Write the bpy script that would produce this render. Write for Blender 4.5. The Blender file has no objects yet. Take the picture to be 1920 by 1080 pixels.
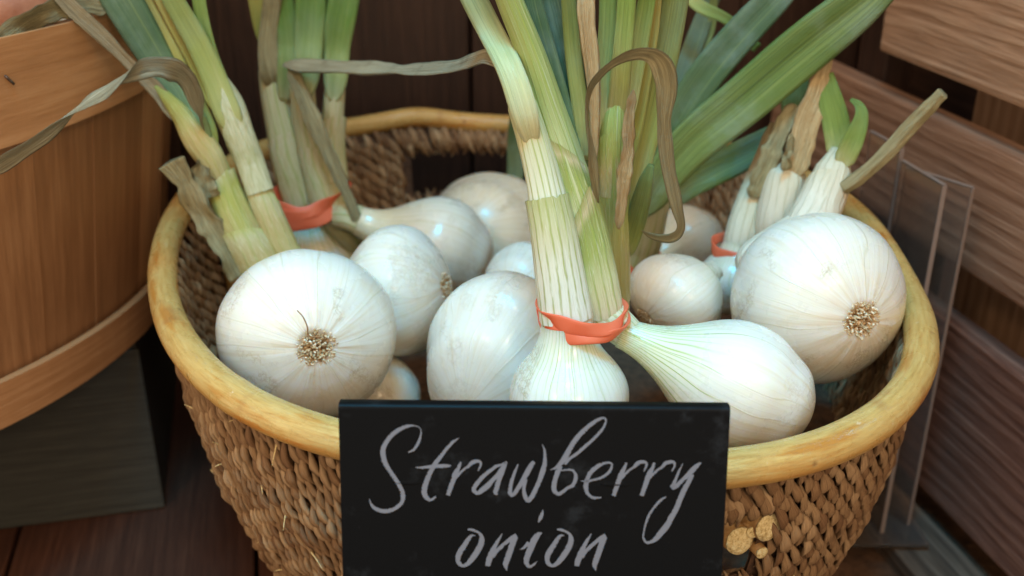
import bpy, math, random
import numpy as np
from mathutils import Vector, Matrix

random.seed(7)
rng = np.random.default_rng(7)
scene = bpy.context.scene
col = scene.collection

# ------------------------------------------------------------------ camera
FPX, PITCH, ZR = 2000.0, math.radians(25), 0.20
FW = np.array([0, math.cos(PITCH), -math.sin(PITCH)])
UP = np.array([0, math.sin(PITCH), math.cos(PITCH)])
RT = np.array([1.0, 0, 0])
def ray(u, v):
    return FW + ((u - 960) * RT - (v - 540) * UP) / FPX
CAM = np.array([0, 0, ZR]) - 0.50 * ray(1010, 545)
cd = bpy.data.cameras.new('camera')
cam = bpy.data.objects.new('camera', cd)
col.objects.link(cam)
cam.location = CAM
cam.rotation_euler = (math.pi / 2 - PITCH, 0, 0)
cd.sensor_width = 36
cd.lens = FPX / 1920 * 36
cd.clip_start, cd.clip_end = 0.01, 50
cd.dof.use_dof = True
cd.dof.focus_distance = 0.40
cd.dof.aperture_fstop = 10.0
scene.camera = cam

# ------------------------------------------------------------------ light
world = bpy.data.worlds.new('World')
scene.world = world
world.use_nodes = True
bg = world.node_tree.nodes['Background']
bg.inputs[0].default_value = (1.0, 0.76, 0.54, 1)
bg.inputs[1].default_value = 1.05

def area(name, loc, target, size, power, color, sizey=None, spread=None):
    l = bpy.data.lights.new(name, 'AREA')
    l.energy = power
    l.color = color
    l.size = size
    if sizey:
        l.shape = 'RECTANGLE'
        l.size_y = sizey
    o = bpy.data.objects.new(name, l)
    col.objects.link(o)
    o.location = loc
    if spread: l.spread = math.radians(spread)
    o.rotation_euler = (Vector(target) - Vector(loc)).to_track_quat('-Z', 'Y').to_euler()
    return o
area('skylight_lamp', (-0.10, -0.40, 1.30), (0.0, -0.11, 0.2), 0.30, 0.92, (0.0, 0.57, 1.0), spread=44)
area('warm_fill_lamp', (-0.55, -1.05, 1.15), (-0.03, -0.02, 0.18), 0.20, 2.3, (1.0, 0.70, 0.42))  # warm fill added to brighten the lower sides of the left bulbs
area('warm_fill_lamp', (0.40, -1.20, 1.05), (0.05, -0.02, 0.18), 0.20, 2.3, (1.0, 0.70, 0.42))  # second warm fill, added for the bulbs on the right
area('ceiling_lamp', (0.12, -0.90, 1.50), (0.0, 0.05, 0.2), 0.16, 1.5, (1.0, 0.76, 0.52))

scene.view_settings.view_transform = 'Standard'
scene.view_settings.look = 'None'
scene.view_settings.exposure = 0.34
scene.view_settings.gamma = 1.0
scene.render.engine = 'CYCLES'
scene.cycles.use_denoising = True
scene.cycles.max_bounces = 5
scene.cycles.transparent_max_bounces = 8
scene.cycles.caustics_reflective = False
scene.cycles.caustics_refractive = False

# ------------------------------------------------------------------ placing helpers
def P(u, v, y):                                   # point on the plane Y = y that a photo pixel looks at
    d = ray(u, v)
    return CAM + d * ((y - CAM[1]) / d[1])
def pxr(p, w):                                    # radius in metres of something w photo pixels wide at p
    return 0.5 * w * float((np.asarray(p) - CAM) @ FW) / FPX
YAW = math.radians(13)                            # the crate corner is turned 13 degrees to the camera
E1 = np.array([math.cos(YAW), math.sin(YAW), 0])
E2 = np.array([-math.sin(YAW), math.cos(YAW), 0])
EZ = np.array([0, 0, 1.0])
def W(a, b, z):
    return a * E1 + b * E2 + z * EZ

# ------------------------------------------------------------------ object helpers
def tag(o, label=None, cat=None, group=None, kind=None):
    if label: o['label'] = label
    if cat: o['category'] = cat
    if group: o['group'] = group
    if kind: o['kind'] = kind
    return o
def empty(name, loc):
    o = bpy.data.objects.new(name, None)
    o.empty_display_size = 0.01
    col.objects.link(o)
    o.location = loc
    return o
def link(name, me, mat, parent=None):
    o = bpy.data.objects.new(name, me)
    col.objects.link(o)
    if mat is not None and not me.materials:
        me.materials.append(mat)
    if parent is not None:
        o.parent = parent
        o.matrix_parent_inverse = Matrix.Translation(-Vector(parent_world(parent)))
    return o
def parent_world(o):
    return Vector(o.location) if o.type == 'EMPTY' else Vector((0, 0, 0))

def mesh_from(name, verts, faces, uvs=None, smooth=True, tint=None):
    """faces: list / array of index tuples; uvs: flat per-loop array (n_loops, 2)"""
    me = bpy.data.meshes.new(name)
    me.from_pydata([tuple(map(float, v)) for v in verts], [], [tuple(int(i) for i in f) for f in faces])
    if uvs is not None:
        l = me.uv_layers.new(name='UVMap')
        l.data.foreach_set('uv', np.asarray(uvs, dtype=np.float32).ravel())
    if tint is not None:
        a = me.attributes.new('tint', 'FLOAT', 'POINT')
        a.data.foreach_set('value', np.asarray(tint, dtype=np.float32))
    if smooth:
        me.polygons.foreach_set('use_smooth', np.ones(len(me.polygons), dtype=bool))
    me.update()
    return me

def grid(name, R, closed_u=True, closed_v=False, cap0=False, cap1=False, smooth=True, vlen=None):
    """R: (nv, nu, 3) rings -> quad mesh with UV (u around, v along)"""
    nv, nu = R.shape[:2]
    verts = R.reshape(-1, 3)
    mu = nu if closed_u else nu - 1
    mv = nv if closed_v else nv - 1
    i = np.arange(mv)[:, None]
    j = np.arange(mu)[None, :]
    i2 = (i + 1) % nv
    j2 = (j + 1) % nu
    f = np.stack([np.broadcast_to(i * nu + j, (mv, mu)), np.broadcast_to(i * nu + j2, (mv, mu)),
                  np.broadcast_to(i2 * nu + j2, (mv, mu)), np.broadcast_to(i2 * nu + j, (mv, mu))], -1).reshape(-1, 4)
    du, dv = 1.0 / mu, 1.0 / mv
    vl = 1.0 if vlen is None else vlen
    U = np.zeros((mv, mu, 4, 2))
    U[..., 0, 0] = j * du; U[..., 1, 0] = (j + 1) * du; U[..., 2, 0] = (j + 1) * du; U[..., 3, 0] = j * du
    U[..., 0, 1] = i * dv * vl; U[..., 1, 1] = i * dv * vl; U[..., 2, 1] = (i + 1) * dv * vl; U[..., 3, 1] = (i + 1) * dv * vl
    faces = f.tolist()
    uv = U.reshape(-1, 2).tolist()
    if cap0:
        faces.append(list(range(nu))[::-1]); uv += [[k / nu, 0] for k in range(nu)]
    if cap1:
        b = (nv - 1) * nu
        faces.append([b + k for k in range(nu)]); uv += [[k / nu, vl] for k in range(nu)]
    return mesh_from(name, verts, faces, uv, smooth)

def unit_(v):
    return np.asarray(v, float) / np.linalg.norm(v)

def crom(pts, n):
    """Catmull-Rom resample of an (k, d) array to n points, even in arc length"""
    p = np.asarray(pts, float)
    k = len(p)
    q = np.vstack([2 * p[0] - p[1], p, 2 * p[-1] - p[-2]])
    out = []
    m = 24
    for i in range(k - 1):
        t = np.linspace(0, 1, m, endpoint=False)[:, None]
        a, b, c, d = q[i], q[i + 1], q[i + 2], q[i + 3]
        out.append(0.5 * ((2 * b) + (-a + c) * t + (2 * a - 5 * b + 4 * c - d) * t ** 2 + (-a + 3 * b - 3 * c + d) * t ** 3))
    out.append(p[-1:])
    o = np.vstack(out)
    s = np.r_[0, np.cumsum(np.linalg.norm(np.diff(o[:, :3], axis=0), axis=1))]
    t = np.linspace(0, s[-1], n)
    return np.stack([np.interp(t, s, o[:, c]) for c in range(o.shape[1])], 1)

def frames(c, hint=None, closed=False):
    T = np.gradient(c, axis=0)
    if closed:
        T = np.roll(c, -1, 0) - np.roll(c, 1, 0)
    T /= np.linalg.norm(T, axis=1)[:, None] + 1e-12
    h = np.array(hint if hint is not None else (CAM - c[0]))
    N = np.zeros_like(c)
    n = h - (h @ T[0]) * T[0]
    if np.linalg.norm(n) < 1e-6:
        n = np.array([1.0, 0, 0]) - T[0][0] * T[0]
    n /= np.linalg.norm(n)
    for i in range(len(c)):
        n = n - (n @ T[i]) * T[i]
        n /= np.linalg.norm(n) + 1e-12
        N[i] = n
    return T, N, np.cross(T, N)

def smooth_noise(n, m, amp, seed):
    r = np.random.default_rng(seed)
    k = r.normal(size=m + 3)
    x = np.linspace(0, m, n)
    i = x.astype(int)
    f = x - i
    f = f * f * (3 - 2 * f)
    return amp * (k[i] * (1 - f) + k[i + 1] * f)

def sweep(name, cen, ra, rb=None, nu=16, hint=None, twist=None, ribs=0, ribamp=0.0, lump=0.0, seed=0,
          crease=0.0, closed=False, cap=True, vlen=None):
    """tube along cen; ra = half width (across the view), rb = half depth (towards hint)"""
    c = np.asarray(cen)
    nv = len(c)
    T, N, B = frames(c, hint, closed)
    if closed:                                     # undo the drift of the frame over the loop
        n0 = N[0]
        ang = math.atan2(float(np.cross(N[-1], n0) @ T[0]), float(N[-1] @ n0))
        a = np.linspace(0, ang, nv)[:, None]
        N, B = N * np.cos(a) + B * np.sin(a), -N * np.sin(a) + B * np.cos(a)
    ra = np.broadcast_to(np.asarray(ra, float), nv)
    rb = ra if rb is None else np.broadcast_to(np.asarray(rb, float), nv)
    u = np.linspace(0, 2 * math.pi, nu, endpoint=False)
    if twist is not None:
        a = np.asarray(twist)[:, None]
        N, B = N * np.cos(a) + B * np.sin(a), -N * np.sin(a) + B * np.cos(a)
    rs = np.random.default_rng(seed)
    ph = rs.uniform(0, 6.28, 8)
    m = np.ones((nv, nu))
    if ribs:
        m += ribamp * np.cos(ribs * u + ph[0])[None, :]
    if lump:
        v = np.linspace(0, 1, nv)[:, None]
        m += lump * (np.sin(2 * u[None] + ph[1] + 5 * v) + np.sin(3 * u[None] + ph[2] - 7 * v) + 0.7 * np.sin(5 * u[None] + ph[3] + 13 * v)) / 2
    X = np.cos(u)[None] * ra[:, None] * m
    Y = np.sin(u)[None] * rb[:, None] * m
    if crease:
        Y = Y + crease * np.abs(X) - crease * ra[:, None] * 0.5
    R = c[:, None] + X[..., None] * B[:, None] + Y[..., None] * N[:, None]
    return grid(name, R, True, closed, cap and not closed, cap and not closed, vlen=vlen)

def boxmesh(name, o, ax, ay, az, bevel=0.0, seed=None, uvlen=1.0):
    """box from corner o spanned by three edge vectors; a little bevel; UV: u along the longest edge in metres"""
    o = np.asarray(o, float)
    A = [np.asarray(a, float) for a in (ax, ay, az)]
    L = [np.linalg.norm(a) for a in A]
    D = [a / l for a, l in zip(A, L)]
    b = min(bevel, 0.45 * min(L))
    import bmesh
    bm = bmesh.new()
    bmesh.ops.create_cube(bm, size=1)
    for v in bm.verts:
        co = o + sum((v.co[i] + 0.5) * A[i] for i in range(3))
        v.co = Vector(co)
    if b > 0:
        bmesh.ops.bevel(bm, geom=list(bm.edges), offset=b, segments=2, affect='EDGES', profile=0.6)
    bmesh.ops.recalc_face_normals(bm, faces=list(bm.faces))
    uvl = bm.loops.layers.uv.new('UVMap')
    k = int(np.argmax(L))
    oth = [i for i in range(3) if i != k]
    off = (seed or 0) * 0.37
    for f in bm.faces:
        for l in f.loops:
            q = np.array(l.vert.co) - o
            c = [float(q @ D[i]) for i in range(3)]
            l[uvl].uv = (c[k] + off, c[oth[0]] + c[oth[1]] + off * 1.7)
    me = bpy.data.meshes.new(name)
    bm.to_mesh(me)
    bm.free()
    return me

# ------------------------------------------------------------------ material helpers
class NT:
    def __init__(s, name):
        s.m = bpy.data.materials.new(name)
        s.m.use_nodes = True
        s.t = s.m.node_tree
        s.b = s.t.nodes['Principled BSDF']
        s.out = s.t.nodes['Material Output']
    def n(s, typ, **kw):
        x = s.t.nodes.new(typ)
        for k, v in kw.items():
            setattr(x, k, v)
        return x
    def put(s, sock, v):
        if isinstance(v, bpy.types.NodeSocket):
            s.t.links.new(v, sock)
        elif isinstance(v, (tuple, list)) and len(v) == 3 and sock.type == 'RGBA':
            sock.default_value = (*v, 1)
        else:
            sock.default_value = v
    def math(s, op, a, b=None, c=None, clamp=False):
        x = s.n('ShaderNodeMath', operation=op, use_clamp=clamp)
        for i, v in enumerate((a, b, c)):
            if v is not None: s.put(x.inputs[i], v)
        return x.outputs[0]
    def mix(s, f, a, b, typ='MIX'):
        x = s.n('ShaderNodeMix', data_type='RGBA', blend_type=typ)
        s.put(x.inputs[0], f); s.put(x.inputs[6], a); s.put(x.inputs[7], b)
        return x.outputs[2]
    def uv(s):
        return s.n('ShaderNodeTexCoord').outputs['UV']
    def obj(s):
        return s.n('ShaderNodeTexCoord').outputs['Object']
    def sep(s, v):
        x = s.n('ShaderNodeSeparateXYZ'); s.put(x.inputs[0], v); return x.outputs
    def comb(s, x, y, z=0.0):
        c = s.n('ShaderNodeCombineXYZ')
        for i, v in enumerate((x, y, z)): s.put(c.inputs[i], v)
        return c.outputs[0]
    def scale(s, v, sc):
        x = s.n('ShaderNodeMapping'); s.put(x.inputs[0], v); x.inputs['Scale'].default_value = sc; return x.outputs[0]
    def noise(s, v, sc, det=3, rough=0.55, dist=0.0):
        x = s.n('ShaderNodeTexNoise'); s.put(x.inputs['Vector'], v)
        x.inputs['Scale'].default_value = sc; x.inputs['Detail'].default_value = det
        x.inputs['Roughness'].default_value = rough; x.inputs['Distortion'].default_value = dist
        return x.outputs[0]
    def voro(s, v, sc, feature='F1'):
        x = s.n('ShaderNodeTexVoronoi', feature=feature); s.put(x.inputs['Vector'], v); x.inputs['Scale'].default_value = sc
        return x.outputs[0]
    def smooth(s, v, a, b, lo=0.0, hi=1.0):
        x = s.n('ShaderNodeMapRange', interpolation_type='SMOOTHSTEP')
        s.put(x.inputs[0], v)
        for i, q in enumerate((a, b, lo, hi)): s.put(x.inputs[i + 1], q)
        return x.outputs[0]
    def ramp(s, v, stops):
        x = s.n('ShaderNodeValToRGB'); s.put(x.inputs[0], v)
        e = x.color_ramp.elements
        while len(e) < len(stops): e.new(0.5)
        for q, (p, c) in zip(e, stops):
            q.position = p; q.color = (*c, 1)
        return x.outputs[0]
    def bump(s, h, st=0.3, dist=0.001, prev=None):
        x = s.n('ShaderNodeBump'); x.inputs['Strength'].default_value = st; x.inputs['Distance'].default_value = dist
        s.put(x.inputs['Height'], h)
        if prev is not None: s.put(x.inputs['Normal'], prev)
        s.put(s.b.inputs['Normal'], x.outputs[0])
        return x.outputs[0]
    def set(s, **kw):
        for k, v in kw.items():
            s.put(s.b.inputs[k.replace('_', ' ')], v)
        return s.m
    def loc_random(s):
        return s.n('ShaderNodeObjectInfo').outputs['Random']

def around(n, u):                                   # cos/sin of the angle so that noise closes at the UV seam
    a = n.math('MULTIPLY', u, 2 * math.pi)
    return n.math('COSINE', a), n.math('SINE', a)

def bulb_mat(name, warm=0.0, green=0.6, nv=13, seed=0.0, vein=0.5, dirt=0.5, sss=0.5, plain=False):
    n = NT(name)
    uv = n.sep(n.uv()); u, v = uv[0], uv[1]
    cu, su = around(n, u)
    o = n.obj()
    ang = n.comb(cu, su, n.math('ADD', n.math('MULTIPLY', v, 0.9), seed))
    wob = n.noise(ang, 1.6, 2)
    # meridian veins
    q = n.math('ADD', n.math('MULTIPLY', u, float(nv)), n.math('MULTIPLY', wob, 1.6))
    fr = n.math('ABSOLUTE', n.math('SUBTRACT', n.math('FRACT', q), 0.5))
    line = n.smooth(fr, 0.0, 0.035, 1.0, 0.0)
    brk = n.smooth(n.noise(ang, 2.6, 3), 0.30, 0.52)
    line = n.math('MULTIPLY', line, brk)
    q2 = n.math('ADD', n.math('MULTIPLY', u, nv * 4.0), n.math('MULTIPLY', wob, 3.0))
    fr2 = n.math('ABSOLUTE', n.math('SUBTRACT', n.math('FRACT', q2), 0.5))
    fine = n.smooth(fr2, 0.0, 0.16, 1.0, 0.0)
    neck = n.smooth(v, 0.52, 0.98)
    root = n.smooth(v, 0.05, 0.24, 1.0, 0.0)
    if plain: root = 0.0
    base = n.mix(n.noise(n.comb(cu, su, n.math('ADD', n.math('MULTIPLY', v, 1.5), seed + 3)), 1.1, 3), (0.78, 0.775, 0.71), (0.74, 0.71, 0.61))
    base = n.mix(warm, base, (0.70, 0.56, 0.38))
    streak = n.noise(n.comb(n.math('MULTIPLY', cu, 7), n.math('MULTIPLY', su, 7), n.math('MULTIPLY', v, 1.2)), 1.3, 4)
    base = n.mix(n.math('MULTIPLY', n.smooth(streak, 0.45, 0.75), 0.42), base, (0.66, 0.54, 0.35))
    base = n.mix(n.math('MULTIPLY', neck, green * 0.55), base, (0.62, 0.70, 0.38))
    # green stripes towards the neck
    gl = n.math('MULTIPLY', n.math('MULTIPLY', fine, n.smooth(v, 0.55, 0.85)), green)
    base = n.mix(gl, base, (0.36, 0.47, 0.10))
    gl2 = n.math('MULTIPLY', n.math('MULTIPLY', line, n.smooth(v, 0.38, 0.65)), green)
    base = n.mix(gl2, base, (0.33, 0.42, 0.07))
    base = n.mix(n.math('MULTIPLY', line, n.math('MULTIPLY', n.smooth(v, 0.38, 0.65, 1.0, 0.0), vein)), base, (0.58, 0.54, 0.39))
    lite = n.math('MULTIPLY', n.smooth(fr2, 0.30, 0.46), n.smooth(streak, 0.35, 0.6))
    base = n.mix(n.math('MULTIPLY', lite, 0.22), base, (0.86, 0.86, 0.80))
    base = n.mix(n.math('MULTIPLY', n.math('MULTIPLY', fine, n.smooth(streak, 0.60, 0.42)), 0.08), base, (0.60, 0.55, 0.40))
    # tan root end
    rn = n.noise(n.comb(n.math('MULTIPLY', cu, 5), n.math('MULTIPLY', su, 5), v), 2.0, 4)
    base = n.mix(n.math('MULTIPLY', root, n.smooth(rn, 0.40, 0.72, 0.0, 0.55)), base, (0.62, 0.42, 0.21))
    if not plain: base = n.mix(n.smooth(v, 0.035, 0.085, 1.0, 0.0), base, (0.42, 0.26, 0.12))
    # scuffed papery patches and specks
    pm = n.smooth(n.noise(o, 42.0, 2), 0.56, 0.64)
    crack = n.smooth(n.math('ABSOLUTE', n.math('SUBTRACT', n.noise(o, 330.0, 5, 0.7), 0.5)), 0.0, 0.05, 1.0, 0.0)
    base = n.mix(n.math('MULTIPLY', n.math('MULTIPLY', pm, crack), dirt), base, (0.42, 0.30, 0.14))
    sp = n.smooth(n.voro(o, 95.0), 0.0, 0.055, 1.0, 0.0)
    base = n.mix(n.math('MULTIPLY', sp, 0.55 * dirt), base, (0.38, 0.25, 0.11))
    stain = n.smooth(n.noise(o, 26.0, 4, 0.6), 0.60, 0.76)
    base = n.mix(n.math('MULTIPLY', stain, 0.32), base, (0.66, 0.50, 0.28))
    n.set(Base_Color=base, Roughness=n.smooth(n.noise(o, 60, 4), 0.3, 0.7, 0.20, 0.38))
    if sss: n.set(Subsurface_Weight=sss, Subsurface_Radius=(0.020, 0.016, 0.011), Subsurface_Scale=1.0)
    n.b.inputs['Coat Weight'].default_value = 0.22
    n.b.inputs['Coat Roughness'].default_value = 0.10
    h = n.math('ADD', n.math('MULTIPLY', line, 0.8), n.math('MULTIPLY', fine, 0.16))
    h = n.math('ADD', h, n.math('MULTIPLY', n.noise(o, 190, 4), 0.7))
    h = n.math('ADD', h, n.math('MULTIPLY', n.math('MULTIPLY', pm, crack), 1.6))
    h = n.math('ADD', h, n.math('MULTIPLY', n.math('MULTIPLY', root, n.noise(n.comb(n.math('MULTIPLY', cu, 5), n.math('MULTIPLY', su, 5), n.math('MULTIPLY', v, 2)), 2.5, 2)), 1.2))
    n.bump(h, 0.38, 0.0006)
    return n.m

def stalk_mat(name, stops, stripe=(0.30, 0.38, 0.08), ns=16, st=0.6, rough=0.42, seed=0.0, dry=0.3, bump=0.5):
    n = NT(name)
    uv = n.sep(n.uv()); u, v = uv[0], uv[1]
    cu, su = around(n, u)
    ang = n.comb(cu, su, n.math('ADD', n.math('MULTIPLY', v, 1.4), seed))
    nz = n.noise(ang, 1.5, 3)
    vv = n.math('ADD', v, n.math('MULTIPLY', n.math('SUBTRACT', nz, 0.5), 0.22))
    base = n.ramp(vv, stops)
    q = n.math('ADD', n.math('MULTIPLY', u, float(ns)), n.math('MULTIPLY', nz, 1.0))
    fr = n.math('ABSOLUTE', n.math('SUBTRACT', n.math('FRACT', q), 0.5))
    ln = n.smooth(fr, 0.04, 0.20, 1.0, 0.0)
    keep = n.smooth(n.noise(n.comb(n.math('MULTIPLY', cu, 3), n.math('MULTIPLY', su, 3), n.math('MULTIPLY', v, 3)), 1.6, 2), 0.25, 0.6)
    base = n.mix(n.math('MULTIPLY', n.math('MULTIPLY', ln, st), keep), base, stripe)
    fib = n.noise(n.comb(n.math('MULTIPLY', cu, 14), n.math('MULTIPLY', su, 14), n.math('MULTIPLY', v, 4)), 1.5, 4, 0.65)
    base = n.mix(n.math('MULTIPLY', n.smooth(fib, 0.48, 0.68), dry), base, (0.44, 0.35, 0.15))
    base = n.mix(n.math('MULTIPLY', n.smooth(fib, 0.47, 0.30), 0.45), base, (0.80, 0.79, 0.64))
    n.set(Base_Color=base, Roughness=rough)
    h = n.math('ADD', n.math('MULTIPLY', ln, -0.5), n.math('MULTIPLY', fib, 1.0))
    n.bump(h, bump * 1.3, 0.0008)
    return n.m

def leaf_mat(name, stops, rough=0.38, fine=30, seed=0.0, pale=0.25, bloom=0.3):
    n = NT(name)
    uv = n.sep(n.uv()); u, v = uv[0], uv[1]
    cu, su = around(n, u)
    nz = n.noise(n.comb(cu, su, n.math('ADD', n.math('MULTIPLY', v, 2.0), seed)), 1.4, 3)
    vv = n.math('ADD', v, n.math('MULTIPLY', n.math('SUBTRACT', nz, 0.5), 0.35))
    base = n.ramp(vv, stops)
    fib = n.noise(n.comb(n.math('MULTIPLY', cu, 9), n.math('MULTIPLY', su, 9), n.math('MULTIPLY', v, 1.2)), 1.8, 3, 0.6)
    base = n.mix(n.math('MULTIPLY', n.smooth(fib, 0.48, 0.68), pale * 1.1), base, (0.27, 0.36, 0.11))
    base = n.mix(n.math('MULTIPLY', n.smooth(fib, 0.47, 0.30), pale * 1.8), base, (0.035, 0.085, 0.035))
    o = n.obj()
    bl = n.smooth(n.noise(o, 30, 4, 0.6), 0.42, 0.75)
    base = n.mix(n.math('MULTIPLY', bl, bloom), base, (0.36, 0.47, 0.45))
    n.set(Base_Color=base, Roughness=n.smooth(bl, 0, 1, rough, rough + 0.2))
    n.bump(n.math('ADD', fib, n.math('MULTIPLY', n.noise(o, 300, 3), 0.4)), 0.7, 0.0008)
    return n.m

def dry_mat(name, c0, c1, c2, seed=0.0):
    n = NT(name)
    uv = n.sep(n.uv()); u, v = uv[0], uv[1]
    cu, su = around(n, u)
    fib = n.noise(n.comb(n.math('MULTIPLY', cu, 5), n.math('MULTIPLY', su, 5), n.math('ADD', n.math('MULTIPLY', v, 2.2), seed)), 2.2, 5, 0.65)
    base = n.ramp(fib, [(0.28, c0), (0.5, c1), (0.72, c2)])
    o = n.obj()
    base = n.mix(n.smooth(n.noise(o, 55, 4), 0.52, 0.72, 0.0, 0.55), base, c0)
    n.set(Base_Color=base, Roughness=0.72)
    n.bump(n.math('ADD', fib, n.math('MULTIPLY', n.noise(o, 400, 4), 0.4)), 1.0, 0.0016)
    return n.m

def wood_mat(name, c0, c1, c2, scale=1.0, rough=0.62, ring=18.0, bump=0.4, spec=0.4, gw=0.28):
    """grain along UV u (metres)"""
    n = NT(name)
    uv = n.sep(n.uv()); u, v = uv[0], uv[1]
    r = n.loc_random()
    off = n.math('MULTIPLY', r, 7.0)
    vec = n.comb(n.math('ADD', n.math('MULTIPLY', u, 3.0 * scale), off), n.math('ADD', n.math('MULTIPLY', v, 26.0 * scale), off), r)
    w = n.noise(vec, 1.0, 3, 0.5, 0.6)
    g = n.math('SINE', n.math('ADD', n.math('MULTIPLY', v, 2 * math.pi * 95 * scale), n.math('MULTIPLY', w, ring)))
    g = n.smooth(g, -1.0, 1.0)
    fib = n.noise(n.comb(n.math('MULTIPLY', u, 22 * scale), n.math('MULTIPLY', v, 420 * scale), r), 1.0, 4, 0.7)
    f = n.math('ADD', n.math('MULTIPLY', n.math('SUBTRACT', g, 0.5), gw), fib)
    base = n.ramp(f, [(0.22, c0), (0.5, c1), (0.8, c2)])
    blot = n.noise(vec, 0.35, 4)
    base = n.mix(n.smooth(blot, 0.35, 0.7, 0.0, 0.5), base, c0)
    base = n.mix(n.math('MULTIPLY', n.math('SUBTRACT', r, 0.5), 0.4), base, c2)
    n.set(Base_Color=base, Roughness=rough)
    n.b.inputs['Specular IOR Level'].default_value = spec
    n.bump(n.math('ADD', fib, n.math('MULTIPLY', g, 2.4 * gw)), bump, 0.0012)
    return n.m

# ------------------------------------------------------------------ materials
M = {}
M['back'] = wood_mat('dark_brown_board', (0.016, 0.008, 0.006), (0.042, 0.020, 0.013), (0.075, 0.038, 0.024), rough=0.55, gw=0.08)
M['shelf'] = wood_mat('red_brown_shelf', (0.034, 0.012, 0.006), (0.075, 0.027, 0.014), (0.13, 0.052, 0.028), rough=0.6, gw=0.08)
M['greyshelf'] = wood_mat('grey_weathered_board', (0.045, 0.030, 0.020), (0.085, 0.058, 0.040), (0.15, 0.11, 0.08), rough=0.8)
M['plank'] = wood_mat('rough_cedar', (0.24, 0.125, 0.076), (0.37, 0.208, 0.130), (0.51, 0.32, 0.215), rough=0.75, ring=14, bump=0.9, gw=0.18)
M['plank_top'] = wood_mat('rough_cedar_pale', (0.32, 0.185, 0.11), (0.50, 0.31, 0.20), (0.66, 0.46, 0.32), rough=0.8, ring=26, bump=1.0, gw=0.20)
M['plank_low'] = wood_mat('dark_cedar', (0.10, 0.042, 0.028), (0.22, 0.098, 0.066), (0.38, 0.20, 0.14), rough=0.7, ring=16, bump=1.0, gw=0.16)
M['veneer'] = wood_mat('orange_veneer', (0.34, 0.165, 0.066), (0.48, 0.255, 0.115), (0.62, 0.37, 0.19), scale=0.7, rough=0.6, ring=6, bump=0.25, gw=0.06)
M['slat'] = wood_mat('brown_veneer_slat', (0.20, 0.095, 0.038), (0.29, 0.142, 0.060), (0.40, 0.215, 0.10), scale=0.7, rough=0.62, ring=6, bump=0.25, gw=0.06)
M['veneer_in'] = wood_mat('pale_veneer', (0.60, 0.42, 0.26), (0.72, 0.54, 0.36), (0.80, 0.64, 0.46), rough=0.7, ring=5)
M['boxgrey'] = wood_mat('dark_grey_board', (0.018, 0.018, 0.015), (0.034, 0.035, 0.029), (0.055, 0.055, 0.045), rough=0.75, ring=6, bump=0.2, gw=0.05)
M['card'] = wood_mat('tan_board', (0.30, 0.17, 0.10), (0.42, 0.26, 0.16), (0.50, 0.33, 0.22), rough=0.8, ring=3)

# peeled rattan
n = NT('yellow_rattan')
uv = n.sep(n.uv()); cu, su = around(n, uv[0])
o = n.obj()
str_ = n.noise(n.comb(n.math('MULTIPLY', cu, 3.2), n.math('MULTIPLY', su, 3.2), n.math('MULTIPLY', uv[1], 55.0)), 1.6, 5, 0.65)
base = n.ramp(str_, [(0.25, (0.46, 0.255, 0.065)), (0.47, (0.58, 0.36, 0.11)), (0.72, (0.66, 0.46, 0.17))])
bl = n.noise(n.comb(cu, su, n.math('MULTIPLY', uv[1], 26.0)), 1.0, 4, 0.6)
base = n.mix(n.smooth(bl, 0.51, 0.68, 0.0, 0.8), base, (0.48, 0.185, 0.025))
bl2 = n.noise(o, 34, 3)
base = n.mix(n.smooth(bl2, 0.62, 0.72, 0.0, 0.5), base, (0.36, 0.16, 0.05))
spots = n.smooth(n.voro(o, 48), 0.0, 0.10, 1.0, 0.0)
base = n.mix(n.math('MULTIPLY', spots, 0.75), base, (0.13, 0.06, 0.03))
crk = n.smooth(n.math('ABSOLUTE', n.math('SUBTRACT', n.noise(n.comb(n.math('MULTIPLY', cu, 4), n.math('MULTIPLY', su, 4), n.math('MULTIPLY', uv[1], 40.0)), 3.0, 5, 0.7), 0.5)), 0.0, 0.012, 1.0, 0.0)
base = n.mix(n.math('MULTIPLY', crk, 0.35), base, (0.25, 0.12, 0.04))
scuff = n.smooth(n.noise(o, 120, 4, 0.7), 0.66, 0.74)
base = n.mix(n.math('MULTIPLY', scuff, 0.5), base, (0.80, 0.70, 0.50))
n.set(Base_Color=base, Roughness=n.smooth(n.noise(o, 90, 3), 0.3, 0.7, 0.20, 0.40))
n.bump(n.math('SUBTRACT', n.math('MULTIPLY', str_, 0.8), n.math('ADD', crk, n.math('MULTIPLY', spots, 1.5))), 0.4, 0.0007)
M['rattan'] = n.m

n = NT('cut_rattan_end')
o = n.obj()
base = n.ramp(n.noise(o, 700, 4, 0.7), [(0.3, (0.36, 0.24, 0.08)), (0.5, (0.74, 0.60, 0.30)), (0.72, (0.85, 0.77, 0.48))])
n.set(Base_Color=base, Roughness=0.85)
n.bump(n.noise(o, 500, 4, 0.7), 0.9, 0.0012)
M['rattan_end'] = n.m
n = NT('brown_cane')
n.set(Base_Color=n.ramp(n.noise(n.obj(), 180, 4), [(0.3, (0.24, 0.12, 0.04)), (0.7, (0.50, 0.30, 0.11))]), Roughness=0.5)
n.bump(n.noise(n.obj(), 300, 3), 0.5, 0.001)
M['cane'] = n.m

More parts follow.
